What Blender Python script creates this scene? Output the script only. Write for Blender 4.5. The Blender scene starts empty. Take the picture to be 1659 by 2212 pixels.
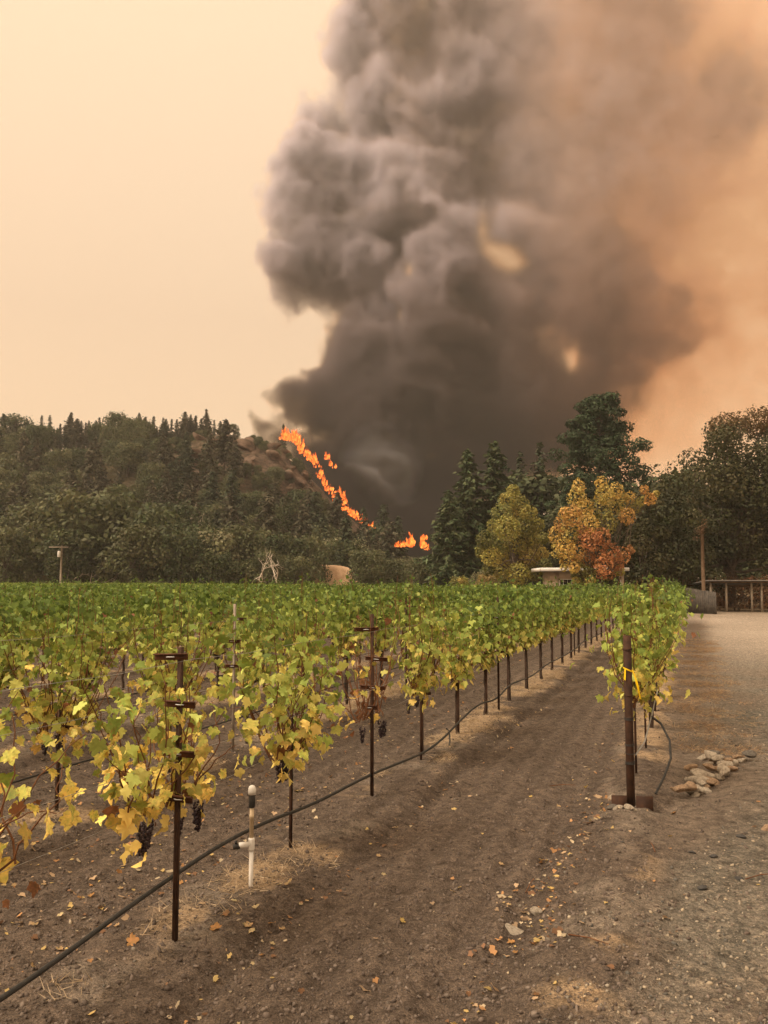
import bpy, math, random
import numpy as np
from mathutils import Vector, Matrix

# ------------------------------------------------------------------ camera, sky, sun, exposure
scene = bpy.context.scene
COL = scene.collection
CAM_H = 2.3
PITCH = math.atan(149 / 1789)
cam = bpy.data.cameras.new('camera'); camo = bpy.data.objects.new('camera', cam); COL.objects.link(camo)
cam.sensor_fit = 'VERTICAL'; cam.angle = 2 * math.atan(2016 / 3261)
cam.clip_start = 0.05; cam.clip_end = 6000
camo.location = (0, 0, CAM_H); camo.rotation_euler = (math.pi / 2 + PITCH, 0, 0)
scene.camera = camo

SUN_EL, SUN_AZ = math.radians(48), math.radians(-118)      # azimuth clockwise from +Y: behind the viewer's left shoulder
world = bpy.data.worlds.new('World'); scene.world = world; world.use_nodes = True
wn, wl = world.node_tree.nodes, world.node_tree.links
wn.clear()
wo = wn.new('ShaderNodeOutputWorld')
sky = wn.new('ShaderNodeTexSky'); sky.sky_type = 'NISHITA'; sky.sun_disc = False
sky.sun_elevation = SUN_EL; sky.sun_rotation = SUN_AZ; sky.dust_density = 8; sky.air_density = 1.5; sky.ozone_density = 1
tint = wn.new('ShaderNodeMix'); tint.data_type = 'RGBA'; tint.blend_type = 'MULTIPLY'; tint.inputs[0].default_value = 1
wl.new(sky.outputs[0], tint.inputs[6]); tint.inputs[7].default_value = (1.0, 0.62, 0.30, 1)
bg1 = wn.new('ShaderNodeBackground'); bg1.inputs[1].default_value = 0.05
wl.new(tint.outputs[2], bg1.inputs[0])
# the smoke-filled air itself: cream, with the unseen zenith brightened to light the ground
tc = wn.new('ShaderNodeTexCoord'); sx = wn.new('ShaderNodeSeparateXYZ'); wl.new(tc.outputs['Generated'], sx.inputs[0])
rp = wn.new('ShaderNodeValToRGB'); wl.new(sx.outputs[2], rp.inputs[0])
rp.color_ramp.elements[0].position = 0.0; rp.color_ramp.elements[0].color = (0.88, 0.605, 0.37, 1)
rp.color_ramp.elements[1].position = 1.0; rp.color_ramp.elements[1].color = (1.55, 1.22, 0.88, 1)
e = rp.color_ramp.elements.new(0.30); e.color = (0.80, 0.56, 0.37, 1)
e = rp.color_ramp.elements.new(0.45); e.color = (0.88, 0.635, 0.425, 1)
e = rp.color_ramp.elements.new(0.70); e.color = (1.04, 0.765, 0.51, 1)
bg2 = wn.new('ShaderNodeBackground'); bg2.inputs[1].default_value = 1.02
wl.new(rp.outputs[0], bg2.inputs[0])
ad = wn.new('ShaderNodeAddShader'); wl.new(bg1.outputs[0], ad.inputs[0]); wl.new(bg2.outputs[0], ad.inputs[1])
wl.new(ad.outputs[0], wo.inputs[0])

sl = bpy.data.lights.new('sun', 'SUN'); so = bpy.data.objects.new('sun', sl); COL.objects.link(so)
sl.energy = 3.7; sl.angle = math.radians(28); sl.color = (1.0, 0.90, 0.74)
sd = Vector((math.sin(SUN_AZ) * math.cos(SUN_EL), math.cos(SUN_AZ) * math.cos(SUN_EL), math.sin(SUN_EL)))
so.rotation_euler = sd.to_track_quat('Z', 'Y').to_euler()

vs = scene.view_settings
vs.view_transform = 'Standard'; vs.look = 'None'; vs.exposure = 0.0; vs.gamma = 1.0; vs.use_curve_mapping = False
scene.cycles.use_denoising = True
scene.cycles.max_bounces = 4; scene.cycles.diffuse_bounces = 2; scene.cycles.glossy_bounces = 1
scene.cycles.transmission_bounces = 3; scene.cycles.transparent_max_bounces = 12; scene.cycles.volume_bounces = 1
scene.cycles.adaptive_threshold = 0.03; scene.cycles.volume_step_rate = 3.0; scene.cycles.volume_max_steps = 400

# ------------------------------------------------------------------ helpers
def at(px, py, Y):
    """World point at depth Y for a point measured on the photograph (1659 px wide copy)."""
    dx = (px - 829.5) / 1789; dz = (1106 - py) / 1789
    y = math.cos(PITCH) - dz * math.sin(PITCH); z = math.sin(PITCH) + dz * math.cos(PITCH)
    s = Y / y
    return Vector((dx * s, Y, CAM_H + z * s))

ROW_A = math.radians(20.0)
UX, UY = math.sin(ROW_A), math.cos(ROW_A)          # along the vine rows
NX, NY = math.cos(ROW_A), -math.sin(ROW_A)         # across the rows, to the right
ROW0, ROWD = -0.58, -2.63
def rn(n, t):
    return (n * NX + t * UX, n * NY + t * UY)

def sstep(a, b, x):
    t = np.clip((x - a) / (b - a), 0, 1); return t * t * (3 - 2 * t)

_lat = np.random.default_rng(7).random((256, 256)).astype(np.float32)
def vnoise(x, y, cell, seed=0):
    """Smooth 2D value noise in 0..1 at world points."""
    gx = np.asarray(x) / cell + seed * 17.31; gy = np.asarray(y) / cell + seed * 9.77
    ix = np.floor(gx).astype(int); iy = np.floor(gy).astype(int)
    fx = gx - ix; fy = gy - iy; fx = fx * fx * (3 - 2 * fx); fy = fy * fy * (3 - 2 * fy)
    a = _lat[ix % 256, iy % 256]; b = _lat[(ix + 1) % 256, iy % 256]
    c = _lat[ix % 256, (iy + 1) % 256]; d = _lat[(ix + 1) % 256, (iy + 1) % 256]
    return (a * (1 - fx) + b * fx) * (1 - fy) + (c * (1 - fx) + d * fx) * fy

def fbm(x, y, cell, octv=4, seed=0):
    s = 0; a = 1; tot = 0
    for o in range(octv):
        s = s + a * vnoise(x, y, cell / 2.03 ** o, seed + o * 3); tot += a; a *= 0.5
    return s / tot

def mesh(name, V, polys, col=None, extra=None, smooth=False):
    """polys: one (m,k) int array or a list of them. col: (n,3) per-vertex colour. extra: dict of float point attributes."""
    V = np.asarray(V, dtype=np.float32).reshape(-1, 3)
    if isinstance(polys, np.ndarray): polys = [polys]
    polys = [np.asarray(p, dtype=np.int32) for p in polys if len(p)]
    me = bpy.data.meshes.new(name)
    me.vertices.add(len(V)); me.vertices.foreach_set('co', V.ravel())
    if polys:
        loops = np.concatenate([p.ravel() for p in polys])
        tot = np.concatenate([np.full(len(p), p.shape[1], dtype=np.int32) for p in polys])
        st = np.concatenate([[0], np.cumsum(tot)[:-1]]).astype(np.int32)
        me.loops.add(len(loops)); me.loops.foreach_set('vertex_index', loops)
        me.polygons.add(len(tot)); me.polygons.foreach_set('loop_start', st)
        if smooth: me.polygons.foreach_set('use_smooth', np.ones(len(tot), dtype=bool))
    if col is not None:
        c = np.ones((len(V), 4), dtype=np.float32); c[:, :3] = col
        at_ = me.attributes.new('Col', 'FLOAT_COLOR', 'POINT'); at_.data.foreach_set('color', c.ravel())
    for k, v in (extra or {}).items():
        at_ = me.attributes.new(k, 'FLOAT', 'POINT'); at_.data.foreach_set('value', np.asarray(v, dtype=np.float32))
    me.update(calc_edges=True)
    return me

def obj(name, me, mat=None, parent=None, loc=None, rot=None):
    o = bpy.data.objects.new(name, me); COL.objects.link(o)
    if mat is not None and me is not None and len(me.materials) == 0: me.materials.append(mat)
    if parent is not None: o.parent = parent
    if loc is not None: o.location = loc
    if rot is not None: o.rotation_euler = rot
    return o

def tag(o, label=None, cat=None, group=None, kind=None):
    if label: o['label'] = label
    if cat: o['category'] = cat
    if group: o['group'] = group
    if kind: o['kind'] = kind
    return o

def thing(name, loc, rz=0, label=None, cat=None, group=None):
    o = bpy.data.objects.new(name, None); COL.objects.link(o)
    o.empty_display_size = 0.2; o.location = loc; o.rotation_euler = (0, 0, rz)
    return tag(o, label, cat, group)

class MB:
    """Collects vertices and polygons for one mesh part."""
    def __init__(s): s.V = []; s.P = {}; s.n = 0
    def add(s, V, F):
        V = np.asarray(V, dtype=float)
        for f in F: s.P.setdefault(len(f), []).append([i + s.n for i in f])
        s.V.append(V); s.n += len(V); return s
    def box(s, c, d, rz=0, bev=0.0):
        hx, hy, hz = d[0] / 2, d[1] / 2, d[2] / 2
        q = np.array([[x, y, z] for z in (-hz, hz) for y in (-hy, hy) for x in (-hx, hx)])
        if rz:
            c_, s_ = math.cos(rz), math.sin(rz); q = np.c_[q[:, 0] * c_ - q[:, 1] * s_, q[:, 0] * s_ + q[:, 1] * c_, q[:, 2]]
        return s.add(q + np.array(c), [(0, 2, 3, 1), (4, 5, 7, 6), (0, 1, 5, 4), (2, 6, 7, 3), (0, 4, 6, 2), (1, 3, 7, 5)])
    def tube(s, pts, rad, sides=6, caps=True):
        pts = np.asarray(pts, dtype=float); m = len(pts)
        rad = np.broadcast_to(np.asarray(rad, dtype=float), (m,))
        tn = np.gradient(pts, axis=0); tn /= np.linalg.norm(tn, axis=1)[:, None] + 1e-9
        ref = np.array([0, 0, 1.0]) if abs(tn[0, 2]) < 0.8 else np.array([1.0, 0, 0])
        a = np.cross(tn, ref); a /= np.linalg.norm(a, axis=1)[:, None] + 1e-9; b = np.cross(tn, a)
        an = np.arange(sides) * 2 * math.pi / sides
        V = (pts[:, None] + rad[:, None, None] * (np.cos(an)[None, :, None] * a[:, None] + np.sin(an)[None, :, None] * b[:, None])).reshape(-1, 3)
        F = [(i * sides + j, i * sides + (j + 1) % sides, (i + 1) * sides + (j + 1) % sides, (i + 1) * sides + j) for i in range(m - 1) for j in range(sides)]
        if caps: F += [tuple(range(sides)), tuple(range((m - 1) * sides, m * sides))[::-1]]
        return s.add(V, F)
    def lathe(s, prof, c=(0, 0, 0), sides=14, axis='z'):
        """prof: (radius, height) pairs from bottom to top, about a vertical axis; closed by caps."""
        an = np.arange(sides) * 2 * math.pi / sides
        V = np.array([[r * math.cos(a), r * math.sin(a), z] for r, z in prof for a in an])
        if axis == 'x': V = V[:, [2, 1, 0]]
        if axis == 'y': V = V[:, [0, 2, 1]]
        m = len(prof)
        F = [(i * sides + j, i * sides + (j + 1) % sides, (i + 1) * sides + (j + 1) % sides, (i + 1) * sides + j) for i in range(m - 1) for j in range(sides)]
        F += [tuple(range(sides))[::-1], tuple(range((m - 1) * sides, m * sides))]
        return s.add(V + np.array(c), F)
    def me(s, name, smooth=False, col=None):
        V = np.concatenate(s.V)
        c = None if col is None else np.tile(np.asarray(col, dtype=float), (len(V), 1))
        return mesh(name, V, [np.array(v) for v in s.P.values()], smooth=smooth, col=c)
    def build(s, name, mat, parent=None, smooth=False, loc=None, rot=None):
        return obj(name, s.me(name, smooth), mat, parent, loc, rot)

def scatter(bv, bpolys, pos, mats, cols=None, shade=None):
    """Copies of a base shape joined into one set of arrays. mats: (n,3,3) columns = axes incl. scale."""
    n, k = len(pos), len(bv)
    V = np.einsum('nij,kj->nki', mats, bv) + pos[:, None, :]
    P = []
    for p in bpolys:
        P.append((p[None] + (np.arange(n) * k)[:, None, None]).reshape(-1, p.shape[1]))
    C = None
    if cols is not None:
        C = np.repeat(cols, k, axis=0)
        if shade is not None: C = C * np.tile(shade, n)[:, None]
    return V.reshape(-1, 3), P, C

def norm(v):
    return v / (np.linalg.norm(v, axis=-1, keepdims=True) + 1e-9)

def frames(nrm, tip):
    """Rotation matrices whose Z is nrm and whose Y leans to tip."""
    z = norm(nrm); y = norm(tip - (tip * z).sum(-1, keepdims=True) * z); x = np.cross(y, z)
    return np.stack([x, y, z], axis=-1)

# ------------------------------------------------------------------ materials
def nodes(name):
    m = bpy.data.materials.new(name); m.use_nodes = True
    nt = m.node_tree; b = nt.nodes['Principled BSDF']; o = nt.nodes['Material Output']
    return m, nt.nodes, nt.links, b, o

def ramp(n, l, src, stops):
    r = n.new('ShaderNodeValToRGB'); l.new(src, r.inputs[0])
    el = r.color_ramp.elements
    while len(el) < len(stops): el.new(0.5)
    for e_, (p, c) in zip(el, stops):
        e_.position = p; e_.color = (*c, 1)
    return r.outputs[0]

def noise(n, l, vec, scale, detail=4, rough=0.55):
    t = n.new('ShaderNodeTexNoise'); t.inputs['Scale'].default_value = scale
    t.inputs['Detail'].default_value = detail; t.inputs['Roughness'].default_value = rough
    if vec is not None: l.new(vec, t.inputs['Vector'])
    return t.outputs['Fac']

def mixc(n, l, a, b, f, mode='MIX'):
    m = n.new('ShaderNodeMix'); m.data_type = 'RGBA'; m.blend_type = mode
    for s_, i in ((f, 0), (a, 6), (b, 7)):
        if hasattr(s_, 'is_linked') or hasattr(s_, 'links'): l.new(s_, m.inputs[i])
        elif i == 0: m.inputs[0].default_value = s_
        else: m.inputs[i].default_value = (*s_, 1)
    return m.outputs[2]

def bump(n, l, b, h, strength=0.5, dist=0.02):
    u = n.new('ShaderNodeBump'); u.inputs['Strength'].default_value = strength; u.inputs['Distance'].default_value = dist
    l.new(h, u.inputs['Height']); l.new(u.outputs[0], b.inputs['Normal'])

def mottled(name, c1, c2, scale=4, rough=0.85, bmp=0.3, spec=0.2, metal=0.0, dist=0.02, stops=(0.3, 0.7)):
    m, n, l, b, o = nodes(name)
    tcn = n.new('ShaderNodeTexCoord').outputs['Object']
    f = noise(n, l, tcn, scale, 6, 0.6)
    l.new(ramp(n, l, f, [(stops[0], c1), (stops[1], c2)]), b.inputs['Base Color'])
    b.inputs['Roughness'].default_value = rough; b.inputs['Specular IOR Level'].default_value = spec; b.inputs['Metallic'].default_value = metal
    if bmp: bump(n, l, b, noise(n, l, tcn, scale * 4, 5, 0.65), bmp, dist)
    return m

def leafy(name, source='attr', translucent=0.28, rough=0.6, spec=0.25, tipbrown=0.0):
    """Foliage: colour from the mesh's own per-leaf colour or from the object's colour."""
    m, n, l, b, o = nodes(name)
    if source == 'attr':
        a = n.new('ShaderNodeAttribute'); a.attribute_name = 'Col'; c = a.outputs['Color']
    else:
        oi = n.new('ShaderNodeObjectInfo'); c = oi.outputs['Color']
        tcn = n.new('ShaderNodeTexCoord').outputs['Object']
        cmb = n.new('ShaderNodeVectorMath'); cmb.operation = 'ADD'; l.new(tcn, cmb.inputs[0])
        mul = n.new('ShaderNodeMath'); mul.operation = 'MULTIPLY'; mul.inputs[1].default_value = 31; l.new(oi.outputs['Random'], mul.inputs[0])
        l.new(mul.outputs[0], cmb.inputs[1])
        f = noise(n, l, cmb.outputs[0], 2.2, 3)
        c = mixc(n, l, c, ramp(n, l, f, [(0.3, (0.62, 0.72, 0.55)), (0.7, (1.25, 1.12, 1.0))]), 1.0, 'MULTIPLY')
        e_ = n.new('ShaderNodeAttribute'); e_.attribute_name = 'edge'
        ef = n.new('ShaderNodeMath'); ef.operation = 'MULTIPLY'; l.new(e_.outputs['Fac'], ef.inputs[0])
        l.new(ramp(n, l, noise(n, l, cmb.outputs[0], 4.0, 3), [(0.52, (0, 0, 0)), (0.66, (1, 1, 1))]), ef.inputs[1])
        c = mixc(n, l, c, (0.30, 0.13, 0.04), ef.outputs[0])
    l.new(c, b.inputs['Base Color']); b.inputs['Roughness'].default_value = rough; b.inputs['Specular IOR Level'].default_value = spec
    tr = n.new('ShaderNodeBsdfTranslucent'); l.new(c, tr.inputs[0])
    mx = n.new('ShaderNodeMixShader'); mx.inputs[0].default_value = translucent
    l.new(b.outputs[0], mx.inputs[1]); l.new(tr.outputs[0], mx.inputs[2]); l.new(mx.outputs[0], o.inputs[0])
    return m

M = {}
M['leaf'] = leafy('foliage_leaf')
M['leaf_obj'] = leafy('vine_leaf_blade', 'object', 0.3)
M['needle'] = leafy('needle_foliage', 'attr', 0.12, 0.75, 0.15)
M['bark'] = mottled('bark', (0.06, 0.045, 0.035), (0.14, 0.11, 0.085), 6, 0.95, 0.6)
M['bark_pale'] = mottled('dead_wood', (0.42, 0.36, 0.29), (0.60, 0.53, 0.44), 5, 0.9, 0.4)
M['vinewood'] = mottled('vine_bark', (0.022, 0.015, 0.011), (0.085, 0.055, 0.04), 40, 0.95, 0.8, dist=0.006)
M['cane'] = mottled('cane_bark', (0.10, 0.045, 0.022), (0.20, 0.09, 0.04), 30, 0.7, 0.2, dist=0.002)
M['rust'] = mottled('rusty_steel', (0.022, 0.013, 0.010), (0.085, 0.040, 0.022), 9, 0.8, 0.35, 0.35, 0.35, dist=0.003)
M['rust_crossarm'] = mottled('rusty_steel_crossarm', (0.05, 0.022, 0.014), (0.15, 0.06, 0.03), 14, 0.75, 0.35, 0.35, 0.3, dist=0.003)  # lighter, redder rust for the crossarms
M['wire'] = mottled('galvanised_wire', (0.30, 0.29, 0.28), (0.45, 0.44, 0.42), 20, 0.45, 0, 0.5, 0.8)
M['hose'] = mottled('black_hose', (0.012, 0.012, 0.012), (0.035, 0.032, 0.028), 25, 0.6, 0.2, 0.4, dist=0.002)
M['stone'] = mottled('pale_stone', (0.34, 0.27, 0.20), (0.64, 0.56, 0.45), 3, 0.95, 0.9, dist=0.05, stops=(.35, .55))
M['stone_grey'] = mottled('grey_stone', (0.10, 0.09, 0.08), (0.30, 0.27, 0.23), 3, 0.95, 0.9, dist=0.05)
M['stone_tan'] = mottled('tan_stone', (0.30, 0.20, 0.13), (0.58, 0.41, 0.27), 3, 0.95, 0.9, dist=0.05, stops=(.35, .6))
M['stone_dark'] = mottled('dark_stone', (0.03, 0.03, 0.03), (0.09, 0.085, 0.08), 12, 0.9, 0.5, dist=0.01)
# ------------------------------------------------------------------ ground
def row_dist(n):
    k = np.round((n - ROW0) / ROWD); k = np.maximum(k, 0)
    return n - (ROW0 + k * ROWD), k

def road_edge(t):
    return -0.62 + np.clip((t - 4) / 30, 0, 1) * 1.35

def zones(x, y):
    n = x * NX + y * NY; t = x * UX + y * UY
    nd, k = row_dist(n)
    wob = (fbm(x, y, 1.3, 3, 5) - 0.5) * 0.9
    field = 1 - sstep(-0.15, 0.25, n - (ROW0 + 0.25) + wob * 0.5)
    road = sstep(-0.25, 0.55, n - road_edge(t) + wob * 1.1 - sstep(6.5, 8.5, t) * (1 - sstep(10.5, 14, t)) * 0.9)
    road = np.where(y > 50, sstep(0, 4, n + 2), road)
    under = (1 - sstep(0.16, 0.42, np.abs(nd) + (fbm(x, y, 0.5, 3, 9) - 0.5) * 0.5)) * field
    straw = under * sstep(0.45, 0.62, fbm(x, y, 0.6, 4, 21) + sstep(9, 16, t) * 0.20 - 0.06)
    pale = under * sstep(0.50, 0.70, fbm(x, y, 0.7, 4, 31))
    return n, t, nd, k, field, road, under, straw, pale

def ground_h(x, y):
    x = np.asarray(x, dtype=float); y = np.asarray(y, dtype=float)
    n, t, nd, k, field, road, under, straw, pale = zones(x, y)
    r = np.hypot(x, y)
    near = 1 - sstep(18, 45, r)
    h = (fbm(x, y, 6.0, 3, 2) - 0.5) * 0.08
    till = field * (1 - under)
    rough = 0.045 * till + 0.03 * under + 0.022 * (1 - field)
    h += (fbm(x, y, 0.22, 4, 11) - 0.5) * rough * 0.85 * near
    rid = np.abs(fbm(x * 1.0, y * 1.0, 0.12, 3, 13) - 0.5) * 2
    h += (0.35 - rid) * rough * 0.6 * near
    # harrow lines along the rows, a shallow furrow each side of the vine strip, low berm under the vines
    h += till * near * 0.012 * np.sin(nd * 2 * math.pi / 0.33 + fbm(x, y, 1.5, 2, 17) * 3)
    h += field * 0.05 * np.exp(-(nd / 0.42) ** 2)
    h -= field * near * 0.06 * np.exp(-((np.abs(nd) - 0.62 + (fbm(x, y, 0.9, 2, 19) - .5) * .2) / 0.09) ** 2)
    h -= field * near * 0.025 * np.exp(-((np.abs(np.abs(nd) - 1.31) - 0.52) / 0.14) ** 2)
    # bank of trodden earth between the lane and the track
    bank = sstep(-0.95, -0.62, n + (fbm(x, y, 0.7, 2, 41) - 0.5) * 0.3) * (1 - sstep(10.5, 13, t)) * sstep(3.5, 6, t)
    h += 0.075 * bank * near
    # hollow where the stones lie, and the pit by the end post
    hx, hy = rn(0.12, 10.35)
    h -= 0.13 * np.exp(-(((n - 0.12 - (t - 10.35) * 0.18) / 0.34) ** 2 + ((t - 10.35) / 0.95) ** 2))
    h -= 0.12 * np.exp(-(((n + 0.24) / 0.16) ** 2 + ((t - 8.82) / 0.16) ** 2))
    h -= 0.10 * np.exp(-(((n + 0.58) / 0.22) ** 2 + ((t - 8.62) / 0.16) ** 2))
    return h

def build_ground():
    ra = np.concatenate([np.geomspace(0.6, 2.6, 24, endpoint=False), np.geomspace(2.6, 45, 470, endpoint=False), np.geomspace(45, 450, 40)])
    av = np.linspace(-33, 33, 601)
    ao = np.linspace(33, 327, 50)[1:-1]
    an = np.radians(np.concatenate([av, ao]))           # 0 = +Y, clockwise
    R, A = np.meshgrid(ra, an, indexing='ij')
    X = R * np.sin(A); Y = R * np.cos(A)
    Z = ground_h(X, Y)
    V = np.stack([X, Y, Z], -1).reshape(-1, 3)
    nr, na = R.shape
    i = np.arange(nr - 1)[:, None]; j = np.arange(na)[None]
    j2 = (j + 1) % na
    F = np.stack([i * na + j, i * na + j2, (i + 1) * na + j2, (i + 1) * na + j], -1).reshape(-1, 4)[:, ::-1]
    V = np.vstack([V, [[0, 0, float(ground_h(0.0, 0.0))]]])
    c = len(V) - 1
    jj = np.arange(na); T = np.stack([jj, (jj + 1) % na, np.full(na, c)], -1)[:, ::1]
    n, t, nd, k, field, road, under, straw, pale = zones(V[:, 0], V[:, 1])
    x, y = V[:, 0], V[:, 1]
    soil = np.array([0.136, 0.107, 0.086]); dirt = np.array([0.185, 0.150, 0.120]); grav = np.array([0.150, 0.142, 0.122])
    strw = np.array([0.42, 0.31, 0.20]); pal = np.array([0.25, 0.21, 0.17]); rgrav = np.array([0.37, 0.32, 0.27])
    col = dirt[None] * np.ones((len(V), 1))
    mx = lambda a, b, f: a * (1 - f[:, None]) + b * f[:, None]
    g = np.clip(road * (0.25 + 0.95 * sstep(0.35, 0.6, fbm(x, y, 1.6, 4, 51))), 0, 1)
    col = mx(col, grav, g)
    col = mx(col, rgrav, road * sstep(14, 34, y))
    col = mx(col, soil, field)
    col = mx(col, pal, pale * 0.7)
    col = mx(col, strw, straw * 0.8)
    side = np.exp(-((n - ROW0 - 0.75 - np.clip(t - 12, 0, 30) * 0.02) / 0.55) ** 2) * sstep(12, 16, t) * sstep(0.4, 0.6, fbm(x, y, 0.8, 3, 61))
    col = mx(col, np.array([0.32, 0.20, 0.12]), side * 0.2)
    lane = np.abs(nd + np.where(nd < 0, ROWD / -2, ROWD / 2))         # distance from the lane's centre line
    rut = np.exp(-((lane - 0.52 + (fbm(t, n * 0, 3.0, 2, 73) - .5) * .15) / 0.12) ** 2) * field
    col = mx(col, np.array([0.24, 0.21, 0.175]), road * (1 - sstep(14, 34, y)) * 0.55 * sstep(.45, .62, fbm(n * 3.5, t * .35, 1.2, 3, 57)))
    tone = (0.82 + 0.36 * fbm(x, y, 2.2, 4, 71)) * (1 + 0.16 * rut) * (1 + 0.10 * field * np.sin(nd * 2 * math.pi / 0.33 + fbm(x, y, 1.5, 2, 17) * 3))
    col = col * tone[:, None]
    far = sstep(55, 75, np.hypot(x, y) - np.clip(5 - x, 0, 50))
    col = mx(col, np.array([0.16, 0.12, 0.075]), far)
    me = mesh('ground', V, [F, T], col=col, extra={'tilled': field * (1 - under), 'gravelly': road}, smooth=True)
    m, nn, l, b, o = nodes('soil_and_gravel')
    a = nn.new('ShaderNodeAttribute'); a.attribute_name = 'Col'
    tl = nn.new('ShaderNodeAttribute'); tl.attribute_name = 'gravelly'
    tcn = nn.new('ShaderNodeTexCoord').outputs['Object']
    f1 = noise(nn, l, tcn, 9, 8, 0.68); f2 = noise(nn, l, tcn, 38, 6, 0.7)
    c = mixc(nn, l, a.outputs['Color'], ramp(nn, l, f1, [(0.30, (0.5, 0.48, 0.46)), (0.5, (1, 1, 1)), (0.70, (1.5, 1.47, 1.42))]), 1.0, 'MULTIPLY')
    c = mixc(nn, l, c, ramp(nn, l, f2, [(0.33, (0.55, 0.53, 0.52)), (0.55, (1, 1, 1)), (0.75, (1.5, 1.45, 1.4))]), 0.8, 'MULTIPLY')
    f3 = noise(nn, l, tcn, 95, 4, 0.7)
    c = mixc(nn, l, c, ramp(nn, l, f3, [(0.36, (0.45, 0.44, 0.43)), (0.5, (0.95, 0.95, 0.95)), (0.66, (1.7, 1.64, 1.55))]), 0.75, 'MULTIPLY')
    vo = nn.new('ShaderNodeTexVoronoi'); vo.inputs['Scale'].default_value = 34; l.new(tcn, vo.inputs['Vector'])
    gv = mixc(nn, l, (1, 1, 1), ramp(nn, l, vo.outputs['Color'], [(0.15, (0.42, 0.44, 0.42)), (0.6, (1, 0.98, 0.95)), (0.95, (2.0, 1.85, 1.65))]), tl.outputs['Fac'])
    c = mixc(nn, l, c, gv, 0.5, 'MULTIPLY')
    l.new(c, b.inputs['Base Color']); b.inputs['Roughness'].default_value = 0.96; b.inputs['Specular IOR Level'].default_value = 0.1
    hsum = nn.new('ShaderNodeMath'); hsum.operation = 'ADD'; l.new(f1, hsum.inputs[0]); l.new(f2, hsum.inputs[1])
    bump(nn, l, b, hsum.outputs[0], 0.95, 0.04)
    return tag(obj('ground', me, m), 'brown tilled vineyard soil running into a grey gravel track', None, None, 'structure')
build_ground()

# ------------------------------------------------------------------ hill
def hill_h(x, y):
    x = np.asarray(x, dtype=float); y = np.asarray(y, dtype=float)
    prof = np.interp(x, [-420, -200, -120, -95, -60, -34, -27, -19, -8, 0, 14, 30, 60, 420],
                     [32, 41, 41, 40.5, 39.5, 38, 36.5, 29.5, 18.5, 13, 6.5, 3.5, 2.0, 2.0])
    base = 128 + np.clip(-x - 60, 0, 200) * 0.05
    rise = sstep(0, 1, (y - base) / (236 - base)) * 0.62 + np.clip((y - base) / (236 - base), 0, 1) * 0.38
    back = 1 - 0.5 * sstep(250, 330, y)
    h = prof * rise * back
    h += (fbm(x, y, 38, 4, 81) - 0.5) * 7 * sstep(135, 180, y) * np.clip(prof / 30, 0, 1)
    # a bare rock face below the crest
    cl = np.exp(-(((x + 36) / 17) ** 2 + ((y - 214) / 14) ** 2))
    h += cl * (3.5 + 9.0 * np.abs(fbm(x, y, 8, 4, 91) - 0.5))
    return h - 0.6

def build_hill():
    xs = np.linspace(-420, 420, 281); ys = np.concatenate([np.linspace(122, 260, 118), np.linspace(262, 330, 20)])
    X, Y = np.meshgrid(xs, ys, indexing='ij'); Z = hill_h(X, Y)
    X = X + (vnoise(X, Y, 5, 3) - .5) * 1.2
    nx, ny = X.shape; i = np.arange(nx - 1)[:, None]; j = np.arange(ny - 1)[None]
    F = np.stack([i * ny + j, (i + 1) * ny + j, (i + 1) * ny + j + 1, i * ny + j + 1], -1).reshape(-1, 4)
    m, n, l, b, o = nodes('wooded_slope')
    tcn = n.new('ShaderNodeTexCoord').outputs['Object']
    geo = n.new('ShaderNodeNewGeometry'); s3 = n.new('ShaderNodeSeparateXYZ'); l.new(geo.outputs['Normal'], s3.inputs[0])
    f = noise(n, l, tcn, 0.12, 8, 0.65)
    scrub = ramp(n, l, f, [(0.3, (0.04, 0.04, 0.02)), (0.55, (0.085, 0.075, 0.038)), (0.75, (0.13, 0.095, 0.06))])
    rock = ramp(n, l, noise(n, l, tcn, 0.55, 8, 0.7), [(0.32, (0.035, 0.027, 0.022)), (0.5, (0.11, 0.078, 0.057)), (0.72, (0.24, 0.165, 0.12))])
    st = ramp(n, l, s3.outputs[2], [(0.80, (1, 1, 1)), (0.92, (0, 0, 0))])
    l.new(mixc(n, l, scrub, rock, st), b.inputs['Base Color']); b.inputs['Roughness'].default_value = 1.0; b.inputs['Specular IOR Level'].default_value = 0.05
    bump(n, l, b, noise(n, l, tcn, 0.6, 8, 0.7), 1.0, 1.6)
    return tag(obj('hill', mesh('hill', np.stack([X, Y, Z], -1).reshape(-1, 3), F, smooth=True), m), 'steep wooded hillside falling to the valley floor', None, None, 'structure')
build_hill()
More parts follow.
